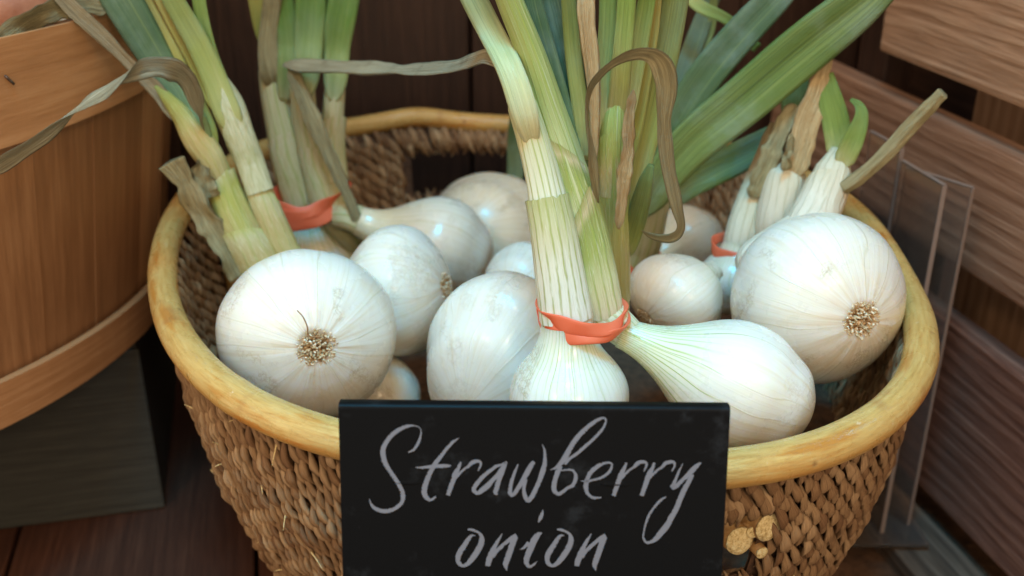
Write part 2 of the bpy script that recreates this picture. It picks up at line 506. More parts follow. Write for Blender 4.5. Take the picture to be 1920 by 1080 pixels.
n = NT('woven_seagrass')
at = n.n('ShaderNodeAttribute', attribute_name='tint').outputs['Fac']
uv = n.sep(n.uv()); cu, su = around(n, uv[0])
base = n.ramp(at, [(0.0, (0.17, 0.085, 0.040)), (0.35, (0.28, 0.162, 0.080)), (0.75, (0.41, 0.262, 0.138)), (1.0, (0.58, 0.41, 0.24))])
fib = n.noise(n.comb(n.math('MULTIPLY', cu, 5), n.math('MULTIPLY', su, 5), n.math('ADD', n.math('MULTIPLY', uv[1], 1.2), n.math('MULTIPLY', at, 30))), 1.8, 4, 0.65)
base = n.mix(n.smooth(fib, 0.48, 0.74, 0.0, 0.6), base, (0.56, 0.38, 0.22))
base = n.mix(n.smooth(fib, 0.46, 0.28, 0.0, 0.65), base, (0.075, 0.034, 0.017))
n.set(Base_Color=base, Roughness=0.6)
n.b.inputs['Specular IOR Level'].default_value = 0.35
n.bump(fib, 0.9, 0.0009)
M['weave'] = n.m
n = NT('weave_shadow_backing')
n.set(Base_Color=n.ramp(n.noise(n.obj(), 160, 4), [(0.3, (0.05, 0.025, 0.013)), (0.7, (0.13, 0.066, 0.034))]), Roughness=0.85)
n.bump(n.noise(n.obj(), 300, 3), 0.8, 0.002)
M['dark_backing'] = n.m

n = NT('coral_rubber')
o = n.obj()
n.set(Base_Color=n.mix(n.noise(o, 120, 3), (0.72, 0.115, 0.045), (0.80, 0.185, 0.09)), Roughness=0.45)
n.bump(n.noise(o, 500, 3), 0.15, 0.0004)
M['rubber'] = n.m

n = NT('root_bristle')
at = n.n('ShaderNodeAttribute', attribute_name='tint').outputs['Fac']
n.set(Base_Color=n.ramp(at, [(0.0, (0.26, 0.15, 0.065)), (0.5, (0.54, 0.38, 0.20)), (1.0, (0.84, 0.75, 0.58))]), Roughness=0.75)
M['root'] = n.m

n = NT('black_sign')
o = n.obj()
smg = n.smooth(n.noise(o, 60, 6, 0.7), 0.56, 0.76)
dust = n.smooth(n.voro(o, 420), 0.0, 0.06, 1.0, 0.0)
base = n.mix(n.math('MULTIPLY', smg, 0.8), (0.0026, 0.0034, 0.0042), (0.020, 0.022, 0.024))
base = n.mix(n.math('MULTIPLY', dust, n.math('MULTIPLY', n.smooth(n.noise(o, 90, 2), 0.5, 0.65), 0.5)), base, (0.12, 0.12, 0.12))
n.set(Base_Color=base, Roughness=n.smooth(smg, 0, 1, 0.40, 0.55))
n.b.inputs['Specular IOR Level'].default_value = 0.08
n.bump(n.noise(o, 900, 3), 0.05, 0.0003)
M['sign'] = n.m
n = NT('silver_grey_ink')
n.set(Base_Color=n.mix(n.noise(n.obj(), 300, 3), (0.14, 0.145, 0.17), (0.165, 0.17, 0.195)), Roughness=0.7)
M['ink'] = n.m

n = NT('clear_acrylic')
n.set(Base_Color=(0.90, 0.80, 0.72), Roughness=0.10, IOR=1.49)
n.b.inputs['Transmission Weight'].default_value = 0.94
n.set(Roughness=n.smooth(n.noise(n.obj(), 60, 4), 0.35, 0.7, 0.02, 0.12))
M['acrylic'] = n.m

n = NT('frosted_acrylic_edge')
n.set(Base_Color=(0.26, 0.20, 0.17), Roughness=0.35)
M['edge'] = n.m
n = NT('pink_brown_skin')
n.set(Base_Color=n.ramp(n.noise(n.obj(), 60, 4), [(0.3, (0.36, 0.16, 0.10)), (0.7, (0.55, 0.30, 0.20))]), Roughness=0.6)
n.bump(n.noise(n.obj(), 120, 3), 0.6, 0.002)
M['tuber'] = n.m
n = NT('staple_steel')
n.set(Base_Color=(0.16, 0.12, 0.10), Metallic=0.8, Roughness=0.5)
M['steel'] = n.m

# ------------------------------------------------------------------ setting: shelf boards, back wall, crate side
shelf = tag(link('shelf', boxmesh('shelf', W(-1.1, -0.75, -0.045), 1.75 * E1, 1.3 * E2, 0.030 * EZ), M['dark_backing']), kind='structure')
a = -1.0
k = 0
for wd in [0.142] * 8:
    b = min(a + wd, 0.224)
    mtl = M['shelf']
    link('plank', boxmesh('plank', W(a + 0.0012, -0.7, -0.014), (b - a - 0.0024) * E1, 1.13 * E2, 0.014 * EZ, 0.0015, k), mtl, shelf)
    a = b; k += 1
    if a >= 0.223: break
link('plank', boxmesh('plank', W(0.226, -0.7, -0.016), 0.040 * E1, 1.13 * E2, 0.0135 * EZ, 0.002, 40), M['greyshelf'], shelf)

wall = tag(link('back_wall', boxmesh('back_wall', W(-1.1, 0.352, -0.05), 1.6 * E1, 0.02 * E2, 1.0 * EZ), M['dark_backing']), kind='structure')
a0 = float(P(885, 100, 0.33) @ E1)
for i in range(-9, 5):
    x0 = a0 + i * 0.106
    d = 0.003 * ((i * 7) % 3)
    link('board', boxmesh('board', W(x0 + 0.001, 0.331 + d, -0.03), 0.104 * E1, (0.018 - d) * E2, 0.93 * EZ, 0.0016, i + 20), M['back'], wall)

crate = empty('crate_side', tuple(W(0.28, 0.05, 0)))
tag(crate, 'open slatted cedar crate side with rough horizontal planks right of the basket', 'crate')
WX = 0.2717
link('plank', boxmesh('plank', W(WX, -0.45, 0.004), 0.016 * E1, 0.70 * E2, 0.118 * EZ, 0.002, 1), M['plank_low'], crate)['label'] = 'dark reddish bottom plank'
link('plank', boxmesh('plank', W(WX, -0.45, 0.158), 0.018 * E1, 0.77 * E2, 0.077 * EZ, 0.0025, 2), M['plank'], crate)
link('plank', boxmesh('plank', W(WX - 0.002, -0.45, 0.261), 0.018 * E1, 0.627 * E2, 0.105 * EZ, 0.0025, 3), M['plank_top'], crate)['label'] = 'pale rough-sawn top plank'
link('post', boxmesh('post', W(WX + 0.019, 0.20, 0.0), 0.022 * E1, 0.035 * E2, 0.40 * EZ, 0.002, 4), M['back'], crate)
link('post', boxmesh('post', W(WX + 0.019, -0.30, 0.0), 0.022 * E1, 0.035 * E2, 0.40 * EZ, 0.002, 5), M['plank_low'], crate)
tag(link('gap_light_block', boxmesh('gap_light_block', W(WX + 0.10, -0.7, -0.03), 0.015 * E1, 1.05 * E2, 0.75 * EZ), M['back']), kind='structure')  # dark panel added behind the planks to block background light in the gaps
bx = empty('tan_box', tuple(W(WX + 0.07, 0.05, 0)))
tag(bx, 'tan box glimpsed through the gap under the crate\'s top plank', 'box')
link('panel', boxmesh('panel', W(WX + 0.044, -0.10, 0.0), 0.035 * E1, 0.235 * E2, 0.252 * EZ, 0.002, 9), M['card'], bx)
link('flap', boxmesh('flap', W(WX + 0.043, -0.102, 0.2525), 0.037 * E1, 0.238 * E2, 0.003 * EZ, 0.001, 10), M['card'], bx)

# dark box under the bushel basket
gb = empty('grey_box', tuple(W(-0.36, 0.25, 0)))
tag(gb, 'dark grey wooden box carrying the orange veneer bushel basket', 'box')
link('front_panel', boxmesh('front_panel', W(-0.62, 0.150, 0.001), 0.4165 * E1, 0.010 * E2, 0.114 * EZ, 0.0012, 1), M['boxgrey'], gb)
link('side_panel', boxmesh('side_panel', W(-0.2145, 0.1605, 0.001), 0.010 * E1, 0.165 * E2, 0.114 * EZ, 0.0012, 2), M['boxgrey'], gb)
link('side_panel', boxmesh('side_panel', W(-0.62, 0.1605, 0.001), 0.010 * E1, 0.165 * E2, 0.114 * EZ, 0.0012, 3), M['boxgrey'], gb)
link('lid', boxmesh('lid', W(-0.619, 0.1515, 0.1155), 0.414 * E1, 0.172 * E2, 0.004 * EZ, 0.001, 4), M['boxgrey'], gb)

# ------------------------------------------------------------------ bushel basket of wood veneer
BC = np.array([-0.458, 0.133])
ZB, ZT = 0.121, 0.316
bush = empty('bushel_basket', (BC[0], BC[1], ZB))
tag(bush, 'orange wood veneer bushel basket with wide hoops, left of the wicker basket', 'basket')
def brad(z):
    return 0.222 + (0.256 - 0.222) * (z - ZB) / (ZT - ZB)
def arc_band(name, z0, z1, off0, off1, th, a0, a1, mat, parent, lab=None, lean=0.0, n=48, wob=0.0, seed=0):
    aa = np.linspace(a0, a1, n)
    rs = smooth_noise(n, 9, wob, seed)
    rs2 = smooth_noise(n, 14, wob, seed + 5)
    R = np.zeros((n, 4, 3))
    for j, (z, off) in enumerate(((z0, off0), (z1, off1), (z1, off1 + th), (z0, off0 + th))):
        r = brad(z) + off + (rs if j in (0, 3) else rs2) * 0.4
        zz = z + (rs if j in (0, 3) else rs2)
        R[:, j, 0] = BC[0] + r * np.cos(aa); R[:, j, 1] = BC[1] + r * np.sin(aa); R[:, j, 2] = zz
    me = grid(name, R, True, False, True, True, smooth=False)
    uvl = me.uv_layers[0].data                       # grain runs along the hoop
    arr = np.zeros(len(uvl) * 2, dtype=np.float32)
    uvl.foreach_get('uv', arr)
    arr = arr.reshape(-1, 2)
    new = np.stack([arr[:, 1] * abs(a1 - a0) * 0.25 + seed, arr[:, 0] * 0.12 + seed * 0.3], 1).astype(np.float32)
    uvl.foreach_set('uv', new.ravel())
    return link(name, me, mat, parent)
NS = 34
for i in range(NS):
    a_ = 2 * math.pi * i / NS
    wd = 2 * math.pi / NS * 0.49
    off = 0.0008 * (i % 2) + random.uniform(-.0004, .0004)
    n_ = 6
    aa = np.linspace(a_ - wd * (1.12 if i % 2 else 0.9), a_ + wd * (1.12 if i % 2 else 0.9), n_)
    zs_ = np.linspace(ZB + 0.001, ZT - 0.004, 5)
    out = np.stack([np.stack([BC[0] + (brad(z) + off) * np.cos(aa), BC[1] + (brad(z) + off) * np.sin(aa), np.full(n_, z)], 1) for z in zs_])
    inn = np.stack([np.stack([BC[0] + (brad(z) + off - .0014) * np.cos(aa), BC[1] + (brad(z) + off - .0014) * np.sin(aa), np.full(n_, z)], 1) for z in zs_])[:, ::-1]
    R = np.concatenate([out, inn], 1)
    me = grid('slat', R, True, False, True, True, smooth=False)
    arr = np.zeros(len(me.uv_layers[0].data) * 2, dtype=np.float32)
    me.uv_layers[0].data.foreach_get('uv', arr)
    arr = arr.reshape(-1, 2)
    me.uv_layers[0].data.foreach_set('uv', np.stack([arr[:, 1] * 0.2 + i * .31, arr[:, 0] * 0.09 + i * .17], 1).astype(np.float32).ravel())
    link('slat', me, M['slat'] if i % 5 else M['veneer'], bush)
arc_band('top_hoop', 0.268, ZT, 0.0035, 0.0035, 0.0025, 0, 2 * math.pi, M['veneer'], bush, wob=0.0006, n=120, seed=3)
arc_band('inner_hoop', 0.285, ZT - 0.001, -0.005, -0.005, 0.0022, 0, 2 * math.pi, M['veneer_in'], bush, wob=0.0006, n=120, seed=4)
arc_band('bottom_hoop', ZB + 0.0005, ZB + 0.028, 0.0035, 0.0035, 0.0045, 0, 2 * math.pi, M['veneer'], bush, wob=0.0009, n=120, seed=5)
aa = np.linspace(0, 2 * math.pi, 60, endpoint=False)
Rb = np.stack([np.stack([BC[0] + r * np.cos(aa), BC[1] + r * np.sin(aa), np.full(60, z)], 1) for r, z in ((0.02, 0.2655), (0.232, 0.2655), (0.232, 0.262), (0.02, 0.262))])
link('inner_tray', grid('inner_tray', Rb, True, False, True, True, smooth=False), M['veneer'], bush)
# staple on the top hoop
sa = -0.63
def on_bush(a, z, off):
    r = brad(z) + off
    return np.array([BC[0] + r * math.cos(a), BC[1] + r * math.sin(a), z])
# a small metal staple where the photograph shows one
d_ = ray(18, 150)
best = None
for t_ in np.linspace(0.3, 1.2, 2000):
    q = CAM + d_ * t_
    if math.hypot(q[0] - BC[0], q[1] - BC[1]) < brad(q[2]) + 0.0068:
        best = q; break
if best is not None:
    an = math.atan2(best[1] - BC[1], best[0] - BC[0])
    tn = np.array([-math.sin(an), math.cos(an), 0])
    p0_, p1_ = best - 0.0018 * tn + np.array([0, 0, .0022]), best + 0.0018 * tn - np.array([0, 0, .0022])
    link('staple', sweep('staple', np.linspace(p0_, p1_, 4), 0.0006, nu=6), M['steel'], bush)

# ------------------------------------------------------------------ wicker basket
CEN = np.array([-0.005, 0.065])
CO = np.array([0.20251, -0.00326, 0.00258, -0.01459, -0.01208, -0.00012, 0.00334, -0.00454, 0.00106, 0.00023, 0.00015, 0.00128, 0.00048])
def rim_r(a):
    a = np.asarray(a, float)
    B = np.stack([np.ones_like(a)] + [f(k * a) for k in range(1, 7) for f in (np.cos, np.sin)], -1)
    return B @ CO
ZS = np.array([0.0, 0.04, 0.08, 0.12, 0.16, 0.195])
SS = np.array([0.69, 0.785, 0.872, 0.942, 0.983, 1.0])
def wall_pt(a, z, off=0.0):
    a = np.asarray(a, float); z = np.asarray(z, float)
    r = rim_r(a) * np.interp(z, ZS, SS) + off
    return np.stack([CEN[0] + r * np.cos(a), CEN[1] + r * np.sin(a), z], -1)
basket = empty('wicker_basket', (CEN[0], CEN[1], 0.0))
tag(basket, 'oval woven seagrass basket with thick yellow rattan rim, full of white onions', 'basket')

# rim pole
NR = 260
aa = np.linspace(0, 2 * math.pi, NR, endpoint=False)
rc = wall_pt(aa, np.full(NR, 0.195)); rc[:, 2] = 0.2005
rc[:, 2] += 0.0012 * np.sin(3 * aa + 1) + 0.0008 * np.sin(7 * aa)
a_joint = math.atan2(0.279 - CEN[1], -0.080 - CEN[0])
dj = np.angle(np.exp(1j * (aa - a_joint)))
rc[:, 2] += 0.0035 * np.exp(-(dj / 0.10) ** 2)
rr_ = 0.0071 * (1 + 0.025 * np.sin(5 * aa) + 0.012 * np.sin(13 * aa + 2)) - 0.0006 * np.exp(-((aa - 1.6) / 0.8) ** 2)
for kn in (2.86, 2.72, 4.1, 5.6, 0.3):              # growth nodes of the cane
    rr_ *= 1 + 0.045 * np.exp(-(np.angle(np.exp(1j * (aa - kn))) / 0.018) ** 2)
me = sweep('rim', rc, rr_, nu=28, hint=(0, 0, 1), closed=True, lump=0.004, seed=3)
link('rim', me, M['rattan'], basket)

# weave: holes for the hands front and back
a_fr = math.atan2(-0.143 - CEN[1], 0.084 - CEN[0])    # right end of the front hand hole
a_fl = math.atan2(-0.147 - CEN[1], -0.050 - CEN[0])
a_bl = math.atan2(0.268 - CEN[1], -0.086 - CEN[0])
a_br = math.atan2(0.262 - CEN[1], 0.060 - CEN[0])
def in_hole(a, z, m=0.0):
    x = math.atan2(math.sin(a), math.cos(a))
    front = (a_fl - m < x < a_fr + m) and 0.141 - m * .25 < z < 0.1725 + m * .25
    back = (a_br - m < x < a_bl + m) and 0.150 - m * .25 < z < 0.181 + m * .25
    return front or back

# dark backing sheet, added behind the strands to block light
na, nz = 220, 44
za = np.linspace(0.002, 0.196, nz)
ang = np.linspace(0, 2 * math.pi, na, endpoint=False)
AA, ZZ = np.meshgrid(ang, za)
Vo = wall_pt(AA, ZZ, -0.0028).reshape(-1, 3)
Vi = wall_pt(AA, ZZ, -0.0042).reshape(-1, 3)
faces = []
for i in range(nz - 1):
    for j in range(na):
        am = ang[j] + math.pi / na
        if in_hole(am, (za[i] + za[i + 1]) / 2): continue
        j2 = (j + 1) % na
        faces.append((i * na + j, i * na + j2, (i + 1) * na + j2, (i + 1) * na + j))
        b_ = na * nz
        faces.append((b_ + i * na + j2, b_ + i * na + j, b_ + (i + 1) * na + j, b_ + (i + 1) * na + j2))
link('dark_backing', mesh_from('dark_backing', np.vstack([Vo, Vi]), faces), M['dark_backing'], basket)

# strands
def strand_variant(seed):
    r = np.random.default_rng(seed)
    nv_, nu_ = 9, 9
    t = np.linspace(0, 1, nv_)
    prof = np.sin(np.pi * (0.05 + 0.90 * t)) ** 0.9
    prof *= 1 + 0.12 * r.normal(size=nv_)
    L = 1.0
    y = (t - 0.5) * L
    bend = r.uniform(0.5, 1.2)
    x = bend * 0.22 * np.sin((t - 0.5) * np.pi) 
    zc = 0.75 * np.sin(np.pi * t)
    u = np.linspace(0, 2 * math.pi, nu_, endpoint=False) 
    R = np.zeros((nv_, nu_, 3))
    tw = r.uniform(0.2, 1.1)
    for i in range(nv_):
        uu = u + tw * t[i]
        lob = 1 + 0.26 * np.cos(3 * u)
        R[i, :, 0] = x[i] + 0.35 * prof[i] * lob * np.cos(uu)
        R[i, :, 1] = y[i]
        R[i, :, 2] = zc[i] + 0.29 * prof[i] * lob * np.sin(uu) 
    return R
VAR = [strand_variant(s) for s in range(12)]
SL, SW = 0.0185, 0.0050
def strand_frames(outer):
    out = []
    row_h = 0.0082
    zrows = np.arange(0.010 if outer else 0.100, 0.1935, row_h)
    cw = 0.0043
    per = 1.27
    ncol = int(per / cw)
    # even spacing in arc length
    a_f = np.linspace(-math.pi, math.pi, 4000)
    pts_ = wall_pt(a_f, np.full(4000, 0.15))
    s = np.r_[0, np.cumsum(np.linalg.norm(np.diff(pts_, axis=0), axis=1))]
    acol = np.interp(np.linspace(0, s[-1], ncol, endpoint=False), s, a_f)
    for ci, a in enumerate(acol):
        for zi, z in enumerate(zrows):
            zz = z + row_h * ((ci * 0.37) % 1.0 - 0.5) + rng.normal() * 0.0005
            a2 = a + rng.normal() * 0.0012
            if zz > 0.1925 or in_hole(a2, zz, 0.018): continue
            out.append((a2, zz))
    # braids that border the hand holes
    for (al, ar) in ((a_fl, a_fr), (a_br, a_bl)):
        for a in np.arange(al - 0.01, ar + 0.01, 0.028):
            if rng.random() < 0.15: continue
            zt = 0.1800 if al == a_fl else 0.1885
            out.append((a, zt)); out.append((a + 0.014, zt + 0.002)); out.append((a, 0.1335 if al == a_fl else 0.142))
    return out
def frame_at(a, z, outer, slant):
    e = 1e-3
    p = wall_pt(a, z)
    t = wall_pt(a + e, z) - wall_pt(a - e, z); t /= np.linalg.norm(t)
    d = wall_pt(a, z - 0.002) - wall_pt(a, z + 0.002); d /= np.linalg.norm(d)
    nrm = np.cross(d, t) if outer else np.cross(t, d)
    if not outer: t = -t
    if (nrm[0] * (p[0] - CEN[0]) + nrm[1] * (p[1] - CEN[1])) * (1 if outer else -1) < 0: nrm = -nrm
    c, s_ = math.cos(slant), math.sin(slant)
    yy = d * c + t * s_
    xx = np.cross(yy, nrm)
    return p, xx, yy, nrm
pieces = []
for outer in (True, False):
    for (a, z) in strand_frames(outer):
        slant = 0.46 + rng.normal() * 0.10
        p, xx, yy, nn = frame_at(a, z, outer, slant)
        base_off = -0.0030 if outer else 0.0034
        ls = SL * rng.uniform(0.9, 1.22); ws = SW * rng.uniform(0.88, 1.15)
        pos = p + nn * (-0.0030 + rng.normal() * 0.0004) if outer else p + nn * (0.0034 + rng.normal() * 0.0004)
        pieces.append((pos, xx * ws, yy * ls, nn * ws * 0.95, rng.integers(0, 12), outer, nn))
# the 300 that show largest in the photograph become parts of their own
score = []
for i, (pos, xx, yy, zz, v, outer, nn) in enumerate(pieces):
    q = pos - CAM
    w = q @ FW
    u_, v_ = 960 + FPX * (q @ RT) / w, 540 - FPX * (q @ UP) / w
    vis = (nn @ q) < (-0.10 if outer else -0.3) * np.linalg.norm(q) and 0 < u_ < 1920 and v_ < 1078 and not (640 < u_ < 1362 and v_ > 750) and (outer or u_ < 420 or (v_ < 400 and 640 < u_ < 960) or (u_ > 1540 and v_ > 680))
    score.append(w if vis else 99)
order = np.argsort(score)[:300]
single = set(int(i) for i in order if score[i] < 99)
VM = []
tv = [0.15, 0.3, 0.42, 0.5, 0.55, 0.6, 0.66, 0.72, 0.78, 0.85, 0.93, 0.38]
for k in range(12):
    me = grid('strand', VAR[k], True, False, True, True)
    a_ = me.attributes.new('tint', 'FLOAT', 'POINT')
    a_.data.foreach_set('value', np.full(len(me.vertices), tv[k], dtype=np.float32))
    me.materials.append(M['weave'])
    VM.append(me)
for i in sorted(single):
    pos, xx, yy, zz, v, outer, nn = pieces[i]
    o = link('strand', VM[v], None, basket)
    o.matrix_world = Matrix(((xx[0], yy[0], zz[0], pos[0]), (xx[1], yy[1], zz[1], pos[1]), (xx[2], yy[2], zz[2], pos[2]), (0, 0, 0, 1)))
    o.matrix_parent_inverse = Matrix.Identity(4)
    o.matrix_local = Matrix.Translation(-Vector((CEN[0], CEN[1], 0.0))) @ Matrix(((xx[0], yy[0], zz[0], pos[0]), (xx[1], yy[1], zz[1], pos[1]), (xx[2], yy[2], zz[2], pos[2]), (0, 0, 0, 1)))
def stuff_mesh(name, idx):
    V, F, UVs, T = [], [], [], []
    off = 0
    nv_, nu_ = VAR[0].shape[:2]
    i_ = np.arange(nv_ - 1)[:, None]; j_ = np.arange(nu_)[None, :]
    j2 = (j_ + 1) % nu_
    f0 = np.stack([np.broadcast_to(i_ * nu_ + j_, (nv_ - 1, nu_)), np.broadcast_to(i_ * nu_ + j2, (nv_ - 1, nu_)),
                   np.broadcast_to((i_ + 1) * nu_ + j2, (nv_ - 1, nu_)), np.broadcast_to((i_ + 1) * nu_ + j_, (nv_ - 1, nu_))], -1).reshape(-1, 4)
    U = np.zeros((nv_ - 1, nu_, 4, 2))
    U[..., 0, 0] = j_ / nu_; U[..., 1, 0] = (j_ + 1) / nu_; U[..., 2, 0] = (j_ + 1) / nu_; U[..., 3, 0] = j_ / nu_
    U[..., 0, 1] = i_ / (nv_ - 1); U[..., 1, 1] = i_ / (nv_ - 1); U[..., 2, 1] = (i_ + 1) / (nv_ - 1); U[..., 3, 1] = (i_ + 1) / (nv_ - 1)
    U = U.reshape(-1, 2)
    for i in idx:
        pos, xx, yy, zz, v, outer, nn = pieces[i]
        R = VAR[v].reshape(-1, 3)
        V.append(pos + R[:, :1] * xx + R[:, 1:2] * yy + R[:, 2:] * zz)
        F.append(f0 + off); UVs.append(U); off += len(R)
        T.append(np.full(len(R), np.clip(tv[v] + rng.normal() * 0.1, 0, 1)))
    return mesh_from(name, np.vstack(V), np.vstack(F), np.vstack(UVs), True, np.concatenate(T))
o = link('strand_mass', stuff_mesh('strand_mass', [i for i in range(len(pieces)) if i not in single]), M['weave'], basket)
o['kind'] = 'stuff'

# woven inner bottom, base ring, stakes
bott = np.linspace(0, 2 * math.pi, 90, endpoint=False)
Rb = np.stack([wall_pt(bott, np.full(90, 0.118), 0) * np.array([f, f, 1]) + np.array([CEN[0] * (1 - f), CEN[1] * (1 - f), 0]) for f in np.linspace(0.02, 0.985, 12)])
link('inner_bottom', grid('inner_bottom', Rb, True, False, True, False), M['dark_backing'], basket)
rb_ = wall_pt(aa, np.full(NR, 0.008)); 
link('base_ring', sweep('base_ring', rb_ + np.array([0, 0, 0.0005]), 0.0082, nu=14, hint=(0, 0, 1), closed=True), M['rattan'], basket)
# inner cane stakes; the one at the left is in view
for (a_s) in (2.75,):
    zz = np.linspace(0.203, 0.11, 14)
    pth = wall_pt(np.full(14, a_s) + 0.12 * np.linspace(0, 1, 14), zz, -0.016)
    pth[0] = wall_pt(a_s, 0.2, -0.004); pth[0][2] = 0.206
    link('stake', sweep('stake', crom(pth, 24), 0.0062, nu=12), M['rattan'], basket)
# cut cane ends in the front hand hole
def stub(u, v, y, w, dirv, ln):
    p = P(u, v, y); r = pxr(p, w)
    d = np.array(dirv, float); d /= np.linalg.norm(d)
    c = np.linspace(p, p - d * ln, 6)
    ob = link('cane', sweep('cane', c, r * np.array([0.97, 1.0, 1.01, 1, 1, 1]), nu=18, lump=0.03, seed=int(u)), M['cane'], basket)
    cap = sweep('cut_end', np.stack([p + d * 0.0001, p + d * 0.0005, p + d * 0.0007]), np.array([r * 0.99, r * 0.95, r * 0.60]), nu=18, lump=0.04, seed=int(v))
    link('cut_end', cap, M['rattan_end'], ob)
stub(1440, 988, -0.1345, 60, (0.42, -0.85, 0.10), 0.032)
stub(1386, 1014, -0.1365, 58, (0.30, -0.90, 0.15), 0.034)
stub(1428, 1036, -0.1340, 26, (0.35, -0.85, 0.0), 0.030)
stub(1410, 998, -0.1355, 24, (0.1, -0.9, 0.1), 0.030)
# frayed straw end sticking out at the left
for k in range(6):
    p0_ = P(418, 884, -0.01)
    d = P(388 + 4 * k, 881 + rng.uniform(-4, 6), -0.02) - p0_
    link('frayed_straw', sweep('frayed_straw', np.linspace(p0_, p0_ + d * rng.uniform(0.6, 1.1), 5), np.linspace(0.0007, 0.0003, 5), nu=5), M['rattan_end'], basket)

vis_i = [i for i in range(len(pieces)) if score[i] < 0.56 and pieces[i][5]]
for k in range(12):                                   # loose fibre ends
    pos, xx, yy, zz, v, outer, nn = pieces[vis_i[int(rng.integers(0, len(vis_i)))]]
    p0_ = pos + nn * 0.0035
    d = unit_(yy) * rng.uniform(0.3, 1.0) * rng.choice([-1, 1]) + unit_(xx) * rng.normal() * 0.5 + nn * rng.uniform(0.3, 0.9)
    ln = rng.uniform(0.003, 0.008)
    pth = np.stack([p0_ + d * ln * t + np.array([0, 0, -0.0015]) * t * t for t in np.linspace(0, 1, 6)])
    link('frayed_straw', sweep('frayed_straw', pth, np.linspace(0.00045, 0.00012, 6), nu=5), M['rattan_end'], basket)

# ------------------------------------------------------------------ onions
PROF = np.array([(-.80, 0.0), (-.815, .07), (-.845, .14), (-.865, .21), (-.845, .30), (-.74, .55), (-.52, .82), (-.26, .965), (0, 1.0),
                 (.25, .955), (.5, .82), (.75, .62)])
def onion_profile(neck, nx, elong, n=72, plain=False):
    pr = PROF.copy()
    if plain: pr = np.vstack([[(-1.0, 0.0), (-.985, .17), (-.92, .39), (-.76, .66)], PROF[6:]])
    tail = np.array([(0.75 + (nx - 0.75) * t, neck + (0.62 - neck) * (1 - t) ** 1.9) for t in (0.3, 0.6, 0.85, 1.0)])
    pr = np.vstack([pr, tail])
    q = crom(np.c_[pr, np.zeros(len(pr))], n)
    return q[:, 0] * elong, np.maximum(q[:, 1], 0.0005)
def unit(v):
    v = np.asarray(v, float); return v / np.linalg.norm(v)
def camdir(r, u, t):                                  # right, up, towards the viewer
    return unit(r * RT + u * UP - t * FW)
def make_bulb(parent, c, R, axis, mat, neck=0.22, nx=1.35, elong=1.0, stretch=None, seed=0, root=True, nu=96):
    x, r = onion_profile(neck, nx, elong, 72, not root)
    ax = unit(axis)
    h = np.array([0, 0, 1.0]) if abs(ax[2]) < 0.9 else np.array([1.0, 0, 0])
    b1 = unit(np.cross(ax, h)); b2 = np.cross(ax, b1)
    u = np.linspace(0, 2 * math.pi, nu, endpoint=False)
    rs = np.random.default_rng(seed); ph = rs.uniform(0, 6.28, 10)
    k = r / r.max()
    m = 1 + 0.012 * np.sin(2 * u + ph[0])[None] + 0.009 * np.sin(3 * u + ph[1] + 2 * x[:, None]) + 0.006 * np.sin(5 * u + ph[2])[None] \
        + 0.0035 * np.sin(11 * u + ph[3] + x[:, None])
    rootz = (0.6 if root else 0.0) * np.exp(-((x - x.min()) / 0.10) ** 2)[:, None]
    m = m + rootz * (0.05 * np.sin(13 * u + ph[4])[None] + 0.04 * np.sin(21 * u + ph[5])[None]) * (r[:, None] > 0.1)
    Q = (x[:, None, None] * ax) + (r[:, None] * m)[..., None] * (np.cos(u)[None, :, None] * b1 + np.sin(u)[None, :, None] * b2)
    Q = Q * R
    if stretch is not None:
        Q = Q * np.array(stretch)
    bulb = link('bulb', grid('bulb', Q + np.asarray(c), True, False, False, False), mat, parent)
    if root:
        root_tuft(bulb, np.asarray(c) + ax * x.min() * R * (1 if stretch is None else 1), -ax, R * 0.20, seed)
    end = np.asarray(c) + ax * x[-1] * R * (np.array(stretch) if stretch is not None else 1)
    return bulb, end, ax, neck * R

def root_tuft(parent, p, d, rad, seed):
    rs = np.random.default_rng(seed + 50)
    b1 = unit(np.cross(d, (0.3, 0.2, 0.9))); b2 = np.cross(d, b1)
    V, F, T, off = [], [], [], 0
    N = 190
    for k in range(N):
        rr = rad * math.sqrt((k + 0.5) / N); a = k * 2.39996 + rs.uniform(-.3, .3)
        o = p - d * rad * 0.14 + (b1 * math.cos(a) + b2 * math.sin(a)) * rr
        out = (b1 * math.cos(a) + b2 * math.sin(a)) * (rr / rad)
        dd = unit(d + out * rs.uniform(0.2, 1.2) + rs.normal(size=3) * 0.35)
        ln = rad * rs.uniform(0.14, 0.32)
        w = rad * rs.uniform(0.05, 0.085)
        e1 = unit(np.cross(dd, (0.1, 0.9, 0.4))); e2 = np.cross(dd, e1)
        ring = []
        bend = rs.normal(size=3) * 0.25
        for t, s in ((0, 1.0), (0.5, 1.05), (0.88, 0.85), (1.0, 0.35)):
            cc = o + dd * ln * t + bend * ln * t * t
            for q in range(5):
                ring.append(cc + (e1 * math.cos(q * 1.2566) + e2 * math.sin(q * 1.2566)) * w * s)
        V += ring
        for i in range(3):
            for q in range(5):
                F.append((off + i * 5 + q, off + i * 5 + (q + 1) % 5, off + (i + 1) * 5 + (q + 1) % 5, off + (i + 1) * 5 + q))
        F.append(tuple(off + 15 + q for q in range(5)))
        tt = np.clip(rs.normal(0.58, 0.28), 0, 1)
        T += [tt * 0.6] * 5 + [tt * 0.85] * 5 + [tt] * 10
        off += 20
    o = link('root_tuft', mesh_from('root_tuft', V, F, None, True, T), M['root'], parent)
    return o

